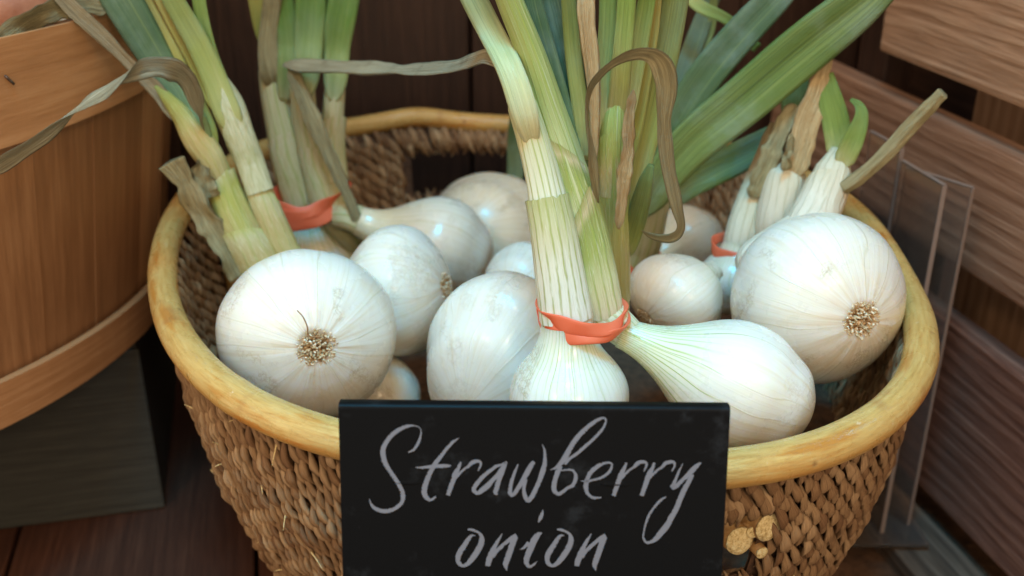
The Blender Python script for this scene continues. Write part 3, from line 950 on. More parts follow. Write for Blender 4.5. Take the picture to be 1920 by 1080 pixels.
def px_path(pts, n=40):
    """pts: (u, v, y, width px) -> centreline and half widths"""
    q = [np.r_[P(u, v, y), pxr(P(u, v, y), w)] for (u, v, y, w) in pts]
    if pts[-1][1] < 0:                                # leaves that leave the picture run on and taper out
        d = unit(q[-1][:3] - q[-2][:3])
        for k, f in ((1, 0.85), (2, 0.6), (3, 0.15)):
            q.append(np.r_[q[-1][:3] + (d + np.array([0, 0, -0.16 * k])) * 0.032, max(q[-1][3], 0.004) * f])
        n = int(n * 1.5)
    s = crom(np.array(q), n)
    return s[:, :3], np.maximum(s[:, 3], 0.0002)
SEED = [100]
def stalk(parent, pts, mat, n=44, nu=28, lead=None, name='stalk', flat=0.85, lump=0.035, ribs=14, ribamp=0.018):
    q = [np.r_[P(u, v, y), pxr(P(u, v, y), w)] for (u, v, y, w) in pts]
    if lead is not None:
        q = [np.r_[p, r] for p, r in lead] + q
    s = crom(np.array(q), n)
    k_ = max(4, n // 7)
    s[-k_:, 3] *= np.linspace(1, 0.5, k_) ** 0.8
    SEED[0] += 1
    me = sweep(name, s[:, :3], s[:, 3], s[:, 3] * flat, nu=nu, ribs=ribs, ribamp=ribamp, lump=lump, seed=SEED[0])
    return link(name, me, mat, parent)
def leaf(parent, pts, mat, n=40, nu=18, flat=0.40, crease=0.45, name='leaf', tw=0.0, lump=0.02):
    c, r = px_path(pts, n)
    n = len(c)
    r[:5] = r[:5] * np.array([.45, .65, .8, .9, .97])
    SEED[0] += 1
    twist = np.linspace(0, tw, n) + smooth_noise(n, 4, 0.08, SEED[0])
    me = sweep(name, c, r, r * flat, nu=nu, twist=twist, crease=crease, lump=lump, ribs=9, ribamp=0.03, seed=SEED[0])
    return link(name, me, mat, parent)
def dry(parent, pts, mat, n=70, flat=0.12, tw=0.6, name='dry_leaf', wave=0.10, crease=0.35, lump=0.10, ends=True):
    c, r = px_path(pts, n)
    n = len(c)
    SEED[0] += 1
    twist = smooth_noise(n, 5, tw, SEED[0])
    r = r * (1 + smooth_noise(n, 16, wave, SEED[0] + 3))
    if ends:
        r[:6] = r[:6] * np.array([.3, .5, .68, .8, .9, .97])
        r[-5:] = r[-5:] * np.array([.95, .85, .7, .5, .25])
    me = sweep(name, c, r, r * flat, nu=20, twist=twist, crease=crease, lump=lump, ribs=5, ribamp=0.16, seed=SEED[0])
    return link(name, me, mat, parent)

def sheath(parent, pts, mat, depth=0.25, ph=1.57, over=1.025, flare=0.03, jag=0.008, n=24, nu=40, flat=0.85, name='sheath'):
    """outer leaf sheath hugging a stalk, its top edge cut obliquely and a little ragged"""
    q = np.array([np.r_[P(u, v, y), pxr(P(u, v, y), w)] for (u, v, y, w) in pts])
    s = crom(q, 120)
    T, N, B = frames(s[:, :3])
    SEED[0] += 1
    rs = np.random.default_rng(SEED[0])
    u = np.linspace(0, 2 * math.pi, nu, endpoint=False)
    tm = 1 - depth * (0.5 - 0.5 * np.cos(u - ph)) ** 1.3 - np.abs(rs.normal(size=nu)) * jag
    R = np.zeros((n, nu, 3))
    for i in range(n):
        t = i / (n - 1)
        x = np.clip(t * tm, 0, 1) * 119
        k = np.minimum(x.astype(int), 118); f = (x - k)[:, None]
        c = s[k] * (1 - f) + s[k + 1] * f
        NN = N[k] * (1 - f) + N[k + 1] * f; BB = B[k] * (1 - f) + B[k + 1] * f
        r = c[:, 3] * (over + flare * t ** 8) * (1 + 0.02 * np.cos(14 * u) + 0.02 * np.sin(3 * u + 2 * t))
        R[i] = c[:, :3] + (np.cos(u) * r)[:, None] * BB + (np.sin(u) * r * flat)[:, None] * NN
    return link(name, grid(name, R, True, False), mat, parent)

# colours
PALE = (0.74, 0.74, 0.60); CREAM = (0.66, 0.62, 0.36); YG = (0.42, 0.46, 0.12); LG = (0.28, 0.37, 0.08); MG = (0.12, 0.22, 0.06); BG = (0.10, 0.20, 0.13); TANC = (0.42, 0.30, 0.13)
S1 = stalk_mat('stalk_yellow_green', [(0.0, (0.42, 0.38, 0.17)), (0.45, (0.43, 0.42, 0.13)), (0.8, (0.36, 0.40, 0.085)), (1.0, (0.50, 0.52, 0.28))], ns=13, st=0.45, seed=1, dry=0.55)
S2 = stalk_mat('stalk_straw', [(0.0, (0.46, 0.42, 0.17)), (0.5, (0.46, 0.39, 0.17)), (0.85, (0.50, 0.50, 0.28)), (1.0, (0.44, 0.48, 0.17))], ns=12, st=0.4, seed=2, dry=0.5)
S3 = stalk_mat('stalk_dull_green', [(0.0, (0.60, 0.57, 0.34)), (0.4, (0.48, 0.47, 0.24)), (1.0, (0.55, 0.51, 0.32))], ns=12, st=0.6, seed=3, dry=0.5)
S4 = stalk_mat('stalk_white_green_lines', [(0.0, (0.76, 0.79, 0.70)), (0.45, (0.72, 0.74, 0.60)), (0.70, (0.58, 0.58, 0.36)), (1.0, (0.42, 0.45, 0.20))], stripe=(0.33, 0.38, 0.10), ns=19, st=0.85, seed=4, dry=0.25, bump=0.35)
S5 = stalk_mat('stalk_fresh_green', [(0.0, (0.70, 0.70, 0.50)), (0.30, (0.58, 0.60, 0.33)), (0.55, (0.33, 0.40, 0.11)), (0.8, (0.26, 0.32, 0.085)), (0.9, (0.52, 0.46, 0.26)), (1.0, (0.30, 0.32, 0.10))], stripe=(0.32, 0.42, 0.08), ns=15, st=0.7, seed=5, dry=0.35)
S6 = stalk_mat('stalk_lime', [(0.0, (0.52, 0.51, 0.26)), (0.45, (0.48, 0.43, 0.18)), (0.75, (0.36, 0.41, 0.10)), (1.0, (0.30, 0.39, 0.08))], stripe=(0.42, 0.45, 0.12), ns=13, st=0.55, seed=6, dry=0.5)
S7 = stalk_mat('stalk_papery_white', [(0.0, (0.76, 0.74, 0.62)), (0.6, (0.74, 0.71, 0.58)), (1.0, (0.62, 0.60, 0.44))], stripe=(0.52, 0.50, 0.34), ns=17, st=0.55, seed=7, dry=0.2)
LB = leaf_mat('leaf_blue_green', [(0.0, (0.16, 0.24, 0.09)), (0.35, (0.055, 0.125, 0.062)), (1.0, (0.040, 0.10, 0.058))], seed=1, bloom=0.34)
LGp = leaf_mat('leaf_pale_to_green', [(0.0, (0.62, 0.62, 0.40)), (0.22, (0.50, 0.52, 0.26)), (0.5, (0.17, 0.25, 0.08)), (1.0, (0.07, 0.15, 0.05))], seed=8, bloom=0.25)
LGm = leaf_mat('leaf_mid_green', [(0.0, (0.44, 0.46, 0.24)), (0.12, (0.26, 0.33, 0.12)), (0.35, (0.10, 0.21, 0.035)), (1.0, (0.060, 0.16, 0.030))], seed=2, bloom=0.14)
LY = leaf_mat('leaf_yellowing', [(0.0, (0.32, 0.36, 0.08)), (0.4, (0.36, 0.32, 0.085)), (1.0, (0.40, 0.30, 0.10))], seed=3, bloom=0.05, pale=0.3)
LO = leaf_mat('leaf_olive', [(0.0, (0.46, 0.47, 0.20)), (0.2, (0.30, 0.35, 0.09)), (0.5, (0.16, 0.20, 0.045)), (1.0, (0.12, 0.165, 0.04))], seed=4, bloom=0.12)
LL = leaf_mat('leaf_lime', [(0.0, (0.52, 0.54, 0.28)), (0.2, (0.34, 0.39, 0.12)), (0.4, (0.19, 0.28, 0.05)), (1.0, (0.115, 0.215, 0.04))], seed=5, bloom=0.08)
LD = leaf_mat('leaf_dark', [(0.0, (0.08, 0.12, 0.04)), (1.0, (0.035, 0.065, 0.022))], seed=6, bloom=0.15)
LBY = leaf_mat('leaf_broad', [(0.0, (0.22, 0.28, 0.085)), (0.35, (0.115, 0.20, 0.042)), (0.75, (0.085, 0.165, 0.048)), (1.0, (0.12, 0.19, 0.055))], seed=7, bloom=0.30, pale=0.4)
D1 = dry_mat('dry_grey_leaf', (0.16, 0.135, 0.075), (0.36, 0.32, 0.20), (0.58, 0.53, 0.38), 1)
D2 = dry_mat('dry_olive_leaf', (0.15, 0.125, 0.055), (0.33, 0.29, 0.15), (0.52, 0.47, 0.28), 2)
D3 = dry_mat('dry_orange_leaf', (0.42, 0.26, 0.11), (0.60, 0.45, 0.23), (0.72, 0.62, 0.38), 3)
D4 = dry_mat('dry_straw_sheath', (0.26, 0.22, 0.10), (0.44, 0.38, 0.20), (0.60, 0.55, 0.34), 4)
SKG = dry_mat('green_white_sheath', (0.42, 0.45, 0.20), (0.62, 0.64, 0.40), (0.80, 0.80, 0.64), 6)
SK = dry_mat('papery_skin', (0.55, 0.48, 0.33), (0.70, 0.66, 0.50), (0.82, 0.80, 0.68), 5)

def onion(name, label, base, group='onions in the basket'):
    o = empty(name, tuple(base))
    return tag(o, label, 'onion', group)
def cnode(u, v, y):
    return P(u, v, y)

# --- A: big front-left onion, root end to the viewer
c = P(577, 628, -0.03); R = pxr(c, 328)
A = onion('onion', 'large white onion at the left front, its root end facing the viewer', c - np.array([0, 0, R]))
b_, e_, ax_, nr_ = make_bulb(A, c, R, -camdir(0.285, -0.115, 0.95), bulb_mat('bulb_a', 0.0, 0.3, 15, 1.0, 0.6, 0.5, sss=0.7), nx=1.25, seed=11)
stalk(A, [(500, 520, 0.045, 78), (455, 440, 0.05, 70), (425, 370, 0.053, 58), (402, 305, 0.056, 52), (385, 262, 0.058, 48)], S1, lead=[(e_ - ax_ * .004, nr_), (e_ + ax_ * .008, nr_ * .9)])
leaf(A, [(392, 285, 0.050, 40), (368, 240, 0.052, 52), (345, 200, 0.056, 56), (300, 125, 0.062, 62), (250, 40, 0.063, 72), (205, -40, 0.065, 74), (175, -110, 0.065, 40)], LB, flat=0.55)
leaf(A, [(400, 290, 0.056, 40), (385, 250, 0.058, 46), (360, 190, 0.064, 48), (315, 100, 0.066, 46), (262, 0, 0.07, 44), (230, -70, 0.07, 30)], LY, flat=0.45)
stalk(A, [(412, 330, 0.053, 40), (392, 292, 0.052, 54), (366, 255, 0.052, 52), (342, 218, 0.052, 38), (315, 185, 0.051, 24), (292, 160, 0.050, 16)], S6, name='side_shoot')
sheath(A, [(500, 520, 0.045, 80), (470, 465, 0.048, 78), (448, 425, 0.0505, 72)], S2, depth=0.3, ph=2.5)
sheath(A, [(455, 440, 0.05, 72), (425, 370, 0.053, 62), (408, 322, 0.055, 58)], S1, depth=0.35, ph=0.6)
dry(A, [(330, 225, 0.052, 26), (300, 175, 0.050, 26), (255, 130, 0.048, 26), (200, 75, 0.045, 28), (140, 20, 0.04, 26), (90, -30, 0.035, 20)], D1, tw=0.25)
dry(A, [(383, 248, 0.052, 22), (370, 195, 0.046, 30), (350, 148, 0.036, 34), (315, 128, 0.024, 34), (265, 130, 0.010, 34), (195, 168, -0.010, 40), (120, 225, -0.030, 42), (50, 275, -0.045, 40), (-30, 325, -0.06, 36)], D1, tw=0.55, n=110)
dry(A, [(205, 15, 0.06, 34), (150, 8, 0.05, 34), (95, 20, 0.035, 40), (40, 45, 0.02, 44), (-25, 95, 0.0, 40)], D2, tw=0.35)
dry(A, [(322, 302, 0.040, 44), (350, 345, 0.042, 40), (385, 405, 0.043, 44), (425, 470, 0.042, 50), (455, 515, 0.04, 60)], D2, flat=0.25, name='dry_sheath', lump=0.05, ends=False)
dry(A, [(395, 370, 0.045, 36), (378, 330, 0.045, 34), (372, 300, 0.046, 24)], D2, flat=0.2, name='dry_sheath', ends=False)
# a single root hair
c2, r2 = px_path([(603, 632, -0.0708, 3), (580, 630, -0.0702, 3), (576, 612, -0.0700, 2.6), (568, 594, -0.0690, 2.4), (557, 582, -0.0676, 2)], 20)
link('root_hair', sweep('root_hair', c2, r2, nu=6), M['root'], b_)

# --- B: smaller onion behind it, root end to the right
c = P(750, 546, 0.030); R = pxr(c, 248)
B_ = onion('onion', 'smaller white onion lying on its side, brown root end pointing right', c - np.array([0, 0, R]))
b_, e_, ax_, nr_ = make_bulb(B_, c, R, -camdir(0.93, 0.10, 0.30), bulb_mat('bulb_b', 0.03, 0.3, 12, 2.0, 0.35, 0.25, sss=0.7), nx=1.3, elong=0.86, seed=12)
stalk(B_, [(580, 518, 0.050, 58), (530, 465, 0.052, 54), (500, 395, 0.056, 50), (475, 325, 0.060, 46), (448, 255, 0.062, 52), (425, 200, 0.064, 58), (405, 165, 0.065, 50)], S2, lead=[(e_ - ax_ * .004, nr_)])
leaf(B_, [(432, 225, 0.062, 40), (415, 195, 0.062, 48), (385, 130, 0.068, 50), (335, 40, 0.07, 46), (290, -40, 0.072, 40)], LY, flat=0.45)
leaf(B_, [(446, 255, 0.060, 40), (428, 215, 0.059, 50), (402, 150, 0.062, 46), (370, 80, 0.064, 44), (325, 0, 0.066, 40), (295, -60, 0.07, 26)], LO, flat=0.45)
leaf(B_, [(445, 235, 0.066, 26), (420, 160, 0.068, 24), (398, 100, 0.07, 22), (378, 30, 0.072, 26), (368, -50, 0.074, 24)], LL, flat=0.5)
sheath(B_, [(488, 360, 0.057, 50), (467, 300, 0.061, 52), (446, 250, 0.062, 56), (425, 200, 0.064, 62), (400, 158, 0.065, 54)], SKG, depth=0.55, ph=0.4, flare=0.03)
sheath(B_, [(535, 475, 0.052, 56), (500, 395, 0.056, 52), (480, 340, 0.060, 50)], S2, depth=0.4, ph=2.4)

# --- bunch 2 at the back left
c = P(598, 494, 0.150); R = pxr(c, 204)
C1 = onion('onion', 'onion under the left coral band, its neck flaring white below the band', c - np.array([0, 0, R]))
b_, e_, ax_, nr_ = make_bulb(C1, c, R, unit(P(572, 385, 0.145) - c), bulb_mat('bulb_c', 0.06, 0.75, 12, 3.0, plain=True), neck=0.36, nx=1.30, seed=13, root=False)
stalk(C1, [(565, 365, 0.144, 68), (545, 300, 0.146, 66), (525, 215, 0.15, 58), (512, 140, 0.155, 54), (508, 95, 0.158, 40)], S3, lead=[(e_ - ax_ * .004, nr_)])
leaf(C1, [(518, 165, 0.150, 40), (511, 135, 0.147, 50), (502, 90, 0.148, 38), (505, 40, 0.15, 34), (515, -30, 0.15, 34)], D2, name='dry_leaf', flat=0.4)
leaf(C1, [(500, 90, 0.16, 26), (488, 40, 0.16, 30), (475, -30, 0.16, 30)], LY, flat=0.5)
leaf(C1, [(532, 190, 0.146, 30), (540, 125, 0.147, 38), (540, 80, 0.152, 40), (532, 20, 0.154, 44), (520, -60, 0.156, 40)], LGm, flat=0.45)
c = P(818, 472, 0.120); R = pxr(c, 214)
C2 = onion('onion', 'white onion lying right of the left coral band, neck pointing left', c - np.array([0, 0, R]))
b_, e_, ax_, nr_ = make_bulb(C2, c, R, unit(P(668, 412, 0.120) - c), bulb_mat('bulb_d', 0.30, 0.4, 12, 4.0, plain=True), neck=0.26, nx=1.45, elong=1.0, seed=14, root=False)
stalk(C2, [(632, 400, 0.128, 48), (628, 340, 0.138, 46), (622, 270, 0.143, 46), (626, 190, 0.148, 44), (632, 125, 0.152, 42)], S3, lead=[(e_ - ax_ * .004, nr_), (e_ + ax_ * .006, nr_ * .9)])
leaf(C2, [(625, 190, 0.143, 36), (630, 140, 0.147, 46), (632, 90, 0.153, 50), (640, 30, 0.154, 56), (655, -50, 0.156, 54)], LGm, flat=0.45)
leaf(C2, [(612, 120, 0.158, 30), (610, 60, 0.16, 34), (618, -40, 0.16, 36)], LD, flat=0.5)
c = P(712, 520, 0.150); c = c + np.array([0, 0.02, -0.012]); R = 0.024
C3 = onion('onion', 'onion whose olive neck runs down behind the small sideways onion', c - np.array([0, 0, R]))
b_, e_, ax_, nr_ = make_bulb(C3, c, R, unit(P(655, 430, 0.135) - c), bulb_mat('bulb_e', 0.15, 0.8, 12, 5.0, plain=True), neck=0.40, nx=1.4, seed=15, root=False)
stalk(C3, [(648, 428, 0.132, 58), (608, 380, 0.136, 54), (590, 310, 0.139, 50), (572, 220, 0.142, 48), (566, 150, 0.146, 46), (572, 105, 0.15, 44)], S3, lead=[(e_ - ax_ * .004, nr_)])
leaf(C3, [(568, 190, 0.138, 38), (576, 125, 0.143, 50), (580, 70, 0.15, 54), (582, 10, 0.152, 58), (580, -60, 0.153, 54)], LGm, flat=0.45)
dry(C3, [(545, 122, 0.134, 24), (562, 170, 0.128, 28), (590, 230, 0.124, 30), (622, 300, 0.120, 26), (655, 375, 0.116, 24), (680, 435, 0.112, 18)], D2, flat=0.25, tw=0.3)

sheath(C1, [(568, 378, 0.144, 70), (545, 300, 0.146, 70), (532, 245, 0.148, 64)], S3, depth=0.25, ph=1.2)
sheath(C3, [(615, 385, 0.135, 56), (592, 315, 0.139, 54), (582, 270, 0.140, 52)], S3, depth=0.3, ph=2.2)
sheath(C2, [(628, 340, 0.138, 48), (622, 270, 0.143, 48), (624, 215, 0.146, 48)], S3, depth=0.3, ph=1.0)

# --- D, E, L: bulbs in the shade at the back
c = P(918, 448, 0.185); R = pxr(c, 250)
D_ = onion('onion', 'shaded beige onion at the back, below the opening in the basket wall', c - np.array([0, 0, R]))
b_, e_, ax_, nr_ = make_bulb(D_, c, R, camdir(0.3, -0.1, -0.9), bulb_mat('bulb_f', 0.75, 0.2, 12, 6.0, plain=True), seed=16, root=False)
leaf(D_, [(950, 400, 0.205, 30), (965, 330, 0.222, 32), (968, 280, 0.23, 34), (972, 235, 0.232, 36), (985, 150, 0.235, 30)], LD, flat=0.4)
c = P(985, 535, 0.065); R = pxr(c, 160)
E_ = onion('onion', 'onion peeking out behind the striped white stalk of the middle bunch', c - np.array([0, 0, R]))
make_bulb(E_, c, R, camdir(0.4, 0.1, -0.9), bulb_mat('bulb_g', 0.10, 0.2, 12, 7.0, plain=True), seed=17, root=False)

# --- F: tall pale onion behind the sign
c = P(944, 685, -0.022); R = pxr(c, 294)
F_ = onion('onion', 'tall smooth pinkish-white onion left of the banded middle bunch', c - np.array([0, 0, R * 1.25]))
b_, e_, ax_, nr_ = make_bulb(F_, c, R, unit(np.array([0.45, 0.85, 0.12])), bulb_mat('bulb_h', 0.05, 0.2, 10, 8.0, 0.15, 0.15, plain=True), nx=1.3, neck=0.24, stretch=(1.0, 0.92, 1.30), seed=18, root=False)
stalk(F_, [(1155, 600, -0.035, 44), (1155, 520, -0.045, 50), (1150, 430, -0.050, 58), (1150, 330, -0.053, 62), (1150, 240, -0.055, 60), (1156, 170, -0.052, 44), (1162, 120, -0.048, 26)], S6, lead=[(e_ - ax_ * .003, nr_), (e_ + np.array([0.012, 0.004, 0.004]), nr_)])
leaf(F_, [(1135, 250, -0.056, 36), (1130, 150, -0.056, 38), (1138, 60, -0.056, 34), (1142, -40, -0.056, 36)], LL, flat=0.45)
leaf(F_, [(1152, 250, -0.053, 40), (1165, 120, -0.061, 38), (1172, 40, -0.062, 36), (1178, -50, -0.062, 36)], LL, flat=0.45)
leaf(F_, [(1168, 240, -0.054, 36), (1190, 130, -0.052, 36), (1208, 30, -0.05, 34), (1222, -50, -0.05, 32)], LL, flat=0.45)
leaf(F_, [(1180, 300, -0.050, 26), (1205, 180, -0.048, 22), (1225, 60, -0.047, 20), (1235, -50, -0.046, 20)], LY, flat=0.5)
leaf(F_, [(1180, 420, -0.045, 34), (1200, 320, -0.042, 38), (1228, 200, -0.04, 44), (1255, 70, -0.04, 50), (1275, -50, -0.04, 50)], LO, flat=0.5)
leaf(F_, [(1172, 480, -0.044, 26), (1184, 445, -0.050, 36), (1200, 390, -0.056, 38), (1212, 340, -0.060, 28), (1222, 308, -0.06, 12)], LO, flat=0.5)
dry(F_, [(1115, 300, -0.063, 20), (1116, 200, -0.063, 22), (1112, 120, -0.062, 30), (1102, 40, -0.062, 34), (1100, -40, -0.06, 30)], D3, flat=0.3, tw=0.3)
dry(F_, [(1160, 430, -0.064, 14), (1167, 360, -0.065, 24), (1176, 280, -0.066, 24), (1182, 210, -0.067, 20), (1188, 168, -0.068, 10)], D3, flat=0.3, tw=0.2)
dry(F_, [(1122, 380, -0.070, 16), (1110, 300, -0.074, 18), (1100, 220, -0.078, 16), (1106, 165, -0.082, 18), (1140, 125, -0.088, 18), (1190, 100, -0.092, 22), (1232, 108, -0.092, 28), (1250, 155, -0.090, 32), (1245, 230, -0.088, 30), (1252, 310, -0.086, 24), (1268, 385, -0.084, 17), (1276, 425, -0.082, 13), (1258, 444, -0.08, 22), (1225, 442, -0.078, 20), (1203, 432, -0.078, 12)], D2, flat=0.22, tw=0.8, n=160, wave=0.22, lump=0.2)

# --- G and H: the middle bunch
c = P(1066, 742, -0.085); R = pxr(c, 226)
G_ = onion('onion', 'upright white onion hanging under the middle band with a striped white stalk', c - np.array([0, 0, R]))
b_, e_, ax_, nr_ = make_bulb(G_, c, R, unit(P(1063, 590, -0.080) - c), bulb_mat('bulb_i', 0.0, 0.5, 13, 9.0, 0.3, 0.5, plain=True, sss=0.7), neck=0.43, nx=1.28, seed=19, root=False)
stalk(G_, [(1060, 580, -0.079, 96), (1050, 520, -0.077, 90), (1038, 440, -0.074, 84), (1022, 350, -0.070, 69), (1000, 260, -0.066, 62), (978, 190, -0.064, 56), (962, 140, -0.062, 40)], S4, lead=[(e_ - ax_ * .004, nr_)], n=60, nu=40)
leaf(G_, [(1002, 285, -0.068, 26), (985, 215, -0.0715, 50), (958, 135, -0.066, 50), (920, 60, -0.052, 48), (885, -10, -0.05, 48), (855, -70, -0.05, 36)], LGp, flat=0.5)
dry(G_, [(962, 160, -0.064, 26), (945, 125, -0.062, 24), (915, 108, -0.052, 26), (880, 118, -0.03, 30), (840, 128, 0.0, 24), (760, 132, 0.05, 30), (650, 128, 0.10, 32), (575, 126, 0.128, 32), (530, 122, 0.132, 26)], D1, flat=0.3, tw=0.35, n=110)
c = P(1380, 722, -0.088); R = pxr(c, 244)
H_ = onion('onion', 'plump white onion with green veins lying right of the middle band', c - np.array([0, 0, R]))
b_, e_, ax_, nr_ = make_bulb(H_, c, R, unit(P(1150, 616, -0.074) - c), bulb_mat('bulb_j', 0.0, 1.0, 11, 10.0, 0.3, 0.2, plain=True, sss=0.7), neck=0.25, nx=1.58, elong=1.22, seed=20, root=False)
stalk(H_, [(1130, 585, -0.072, 74), (1118, 530, -0.071, 78), (1105, 460, -0.069, 74), (1086, 380, -0.066, 70), (1058, 290, -0.063, 66), (1028, 200, -0.061, 60), (995, 100, -0.060, 54), (955, 0, -0.06, 50), (925, -80, -0.06, 44), (890, -170, -0.055, 30), (850, -250, -0.05, 10)], S5, lead=[(e_ - ax_ * .004, nr_), (e_ + np.array([-0.003, 0.001, 0.004]), nr_ * 1.15)], n=70, nu=36)
leaf(H_, [(1078, 350, -0.058, 40), (1062, 250, -0.055, 44), (1030, 130, -0.053, 46), (1000, 20, -0.052, 44), (985, -60, -0.052, 36)], LB, flat=0.5)
leaf(H_, [(1090, 330, -0.050, 48), (1085, 220, -0.047, 56), (1062, 100, -0.046, 54), (1035, -10, -0.045, 50), (1020, -70, -0.045, 40)], LB, flat=0.5)
leaf(H_, [(1098, 300, -0.056, 28), (1088, 200, -0.055, 32), (1075, 100, -0.054, 32), (1062, -50, -0.054, 30)], LO, flat=0.5)
leaf(H_, [(1108, 270, -0.046, 30), (1102, 150, -0.045, 34), (1088, 40, -0.044, 36), (1075, -50, -0.044, 36)], LD, flat=0.5)
sheath(H_, [(1130, 588, -0.072, 76), (1118, 530, -0.071, 80), (1105, 460, -0.069, 76), (1092, 400, -0.067, 73), (1080, 340, -0.065, 70)], S5, depth=0.42, ph=0.2, flare=0.02)
sheath(H_, [(1105, 460, -0.069, 74), (1086, 380, -0.066, 71), (1058, 290, -0.063, 67), (1040, 240, -0.062, 63)], S5, depth=0.4, ph=2.9, flare=0.03)
sheath(G_, [(1062, 598, -0.080, 97), (1050, 520, -0.077, 91), (1038, 440, -0.074, 85), (1024, 365, -0.0705, 76)], S4, depth=0.03, ph=1.6, flare=0.06, jag=0.01)
sheath(F_, [(1155, 560, -0.040, 52), (1150, 430, -0.050, 60), (1150, 340, -0.053, 64), (1150, 280, -0.054, 64)], S6, depth=0.4, ph=2.4, flare=0.03)
sheath(F_, [(1150, 360, -0.053, 62), (1150, 280, -0.055, 64), (1151, 235, -0.055, 62)], S6, depth=0.3, ph=0.8, flare=0.04)

# --- I
c = P(1266, 556, 0.002); R = pxr(c, 194)
I_ = onion('onion', 'smaller white onion right of the middle stalks, root end at lower left', c - np.array([0, 0, R]))
b_, e_, ax_, nr_ = make_bulb(I_, c, R, -camdir(-0.74, -0.52, 0.34), bulb_mat('bulb_k', 0.03, 0.3, 12, 11.0, 0.3, 0.4), nx=1.2, elong=0.92, stretch=(1.0, 1.0, 0.86), seed=21)

# --- J: big right onion
c = P(1530, 559, -0.028); R = pxr(c, 326)
J_ = onion('onion', 'large white onion at the right rim, hairy brown root end facing the viewer', c - np.array([0, 0, R]))
b_, e_, ax_, nr_ = make_bulb(J_, c, R, -camdir(0.31, -0.26, 0.90), bulb_mat('bulb_l', 0.05, 0.3, 16, 12.0, 0.5, 0.5, sss=0.7), nx=1.25, seed=22)
stalk(J_, [(1520, 420, 0.035, 84), (1540, 375, 0.040, 80), (1560, 325, 0.045, 70), (1574, 280, 0.050, 56)], S7, lead=[(e_ - ax_ * .004, nr_), (e_ + ax_ * .006 + np.array([0, 0, .006]), nr_)])
leaf(J_, [(1572, 300, 0.050, 40), (1570, 245, 0.054, 50), (1558, 190, 0.058, 46), (1545, 140, 0.062, 34)], LL, flat=0.45)
leaf(J_, [(1578, 310, 0.042, 38), (1598, 268, 0.040, 40), (1614, 225, 0.040, 28), (1612, 200, 0.042, 18), (1595, 186, 0.045, 7)], LL, flat=0.4)
dry(J_, [(1580, 352, 0.036, 24), (1610, 332, 0.034, 26), (1660, 288, 0.030, 26), (1720, 222, 0.024, 26), (1768, 174, 0.018, 22)], D4, flat=0.75, tw=0.1, wave=0.05, crease=0.0, lump=0.05, ends=False)
sheath(J_, [(1515, 430, 0.033, 86), (1540, 375, 0.040, 82), (1562, 322, 0.046, 74)], S7, depth=0.35, ph=1.0)

# --- K and P: behind J
c = P(1375, 525, 0.058); R = pxr(c, 130)
K_ = onion('onion', 'onion partly hidden between the two right bulbs, banded with coral rubber', c - np.array([0, 0, R]))
b_, e_, ax_, nr_ = make_bulb(K_, c, R, unit(P(1388, 455, 0.062) - c), bulb_mat('bulb_m', 0.08, 0.5, 12, 13.0, plain=True), neck=0.48, nx=1.15, seed=23, root=False)
stalk(K_, [(1392, 440, 0.063, 66), (1402, 400, 0.066, 62), (1418, 350, 0.069, 52), (1438, 290, 0.072, 40), (1452, 230, 0.075, 26)], stalk_mat('stalk_pale_to_tan', [(0.0, (0.76, 0.75, 0.62)), (0.5, (0.70, 0.67, 0.48)), (0.62, (0.46, 0.30, 0.14)), (1.0, (0.30, 0.23, 0.11))], stripe=(0.5, 0.48, 0.30), ns=15, st=0.6, seed=9, dry=0.4), lead=[(e_ - ax_ * .003, nr_)])
dry(K_, [(1410, 370, 0.060, 34), (1440, 305, 0.060, 36), (1465, 250, 0.062, 32), (1490, 195, 0.064, 30)], D4, flat=0.3, tw=0.2)
c = P(1470, 500, 0.062) + np.array([0, 0, -0.012]); R = 0.021
P_ = onion('onion', 'onion with a papery white stalk rising just behind the large right onion', c - np.array([0, 0, R]))
b_, e_, ax_, nr_ = make_bulb(P_, c, R, unit(P(1455, 430, 0.058) - c), bulb_mat('bulb_n', 0.08, 0.3, 12, 14.0, plain=True), neck=0.5, nx=1.2, seed=24, root=False)
stalk(P_, [(1458, 425, 0.057, 86), (1466, 375, 0.058, 84), (1474, 330, 0.060, 76), (1482, 300, 0.061, 50)], S7, lead=[(e_ - ax_ * .003, nr_)])
dry(P_, [(1484, 335, 0.054, 34), (1498, 280, 0.056, 44), (1515, 220, 0.058, 44), (1535, 165, 0.06, 36), (1550, 110, 0.062, 26), (1562, 70, 0.062, 20)], D3, flat=0.35, tw=0.2)
dry(P_, [(1470, 320, 0.050, 20), (1480, 280, 0.050, 16), (1484, 250, 0.050, 10)], D4, flat=0.4)
leaf(P_, [(1500, 260, 0.075, 40), (1490, 190, 0.08, 50), (1500, 110, 0.085, 44)], LO, flat=0.5)

# --- L: bunch behind, with the broad leaves
c = P(1283, 458, 0.165); R = pxr(c, 150)
L_ = onion('onion', 'shaded tan onion at the back right carrying the broad slanting green leaves', c - np.array([0, 0, R]))
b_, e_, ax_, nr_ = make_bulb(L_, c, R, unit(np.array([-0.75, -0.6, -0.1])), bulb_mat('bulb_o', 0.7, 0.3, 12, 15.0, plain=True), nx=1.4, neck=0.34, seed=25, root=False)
stalk(L_, [(1190, 505, 0.110, 56), (1208, 460, 0.098, 64), (1222, 400, 0.088, 66), (1235, 340, 0.078, 64)], S3, lead=[(e_ - ax_ * .004, nr_)])
leaf(L_, [(1205, 400, 0.078, 50), (1245, 330, 0.070, 72), (1300, 265, 0.066, 86), (1390, 190, 0.062, 94), (1500, 95, 0.058, 100), (1600, 15, 0.054, 92), (1690, -55, 0.052, 60)], LBY, flat=0.32, crease=0.35, n=60, nu=28, tw=0.3)
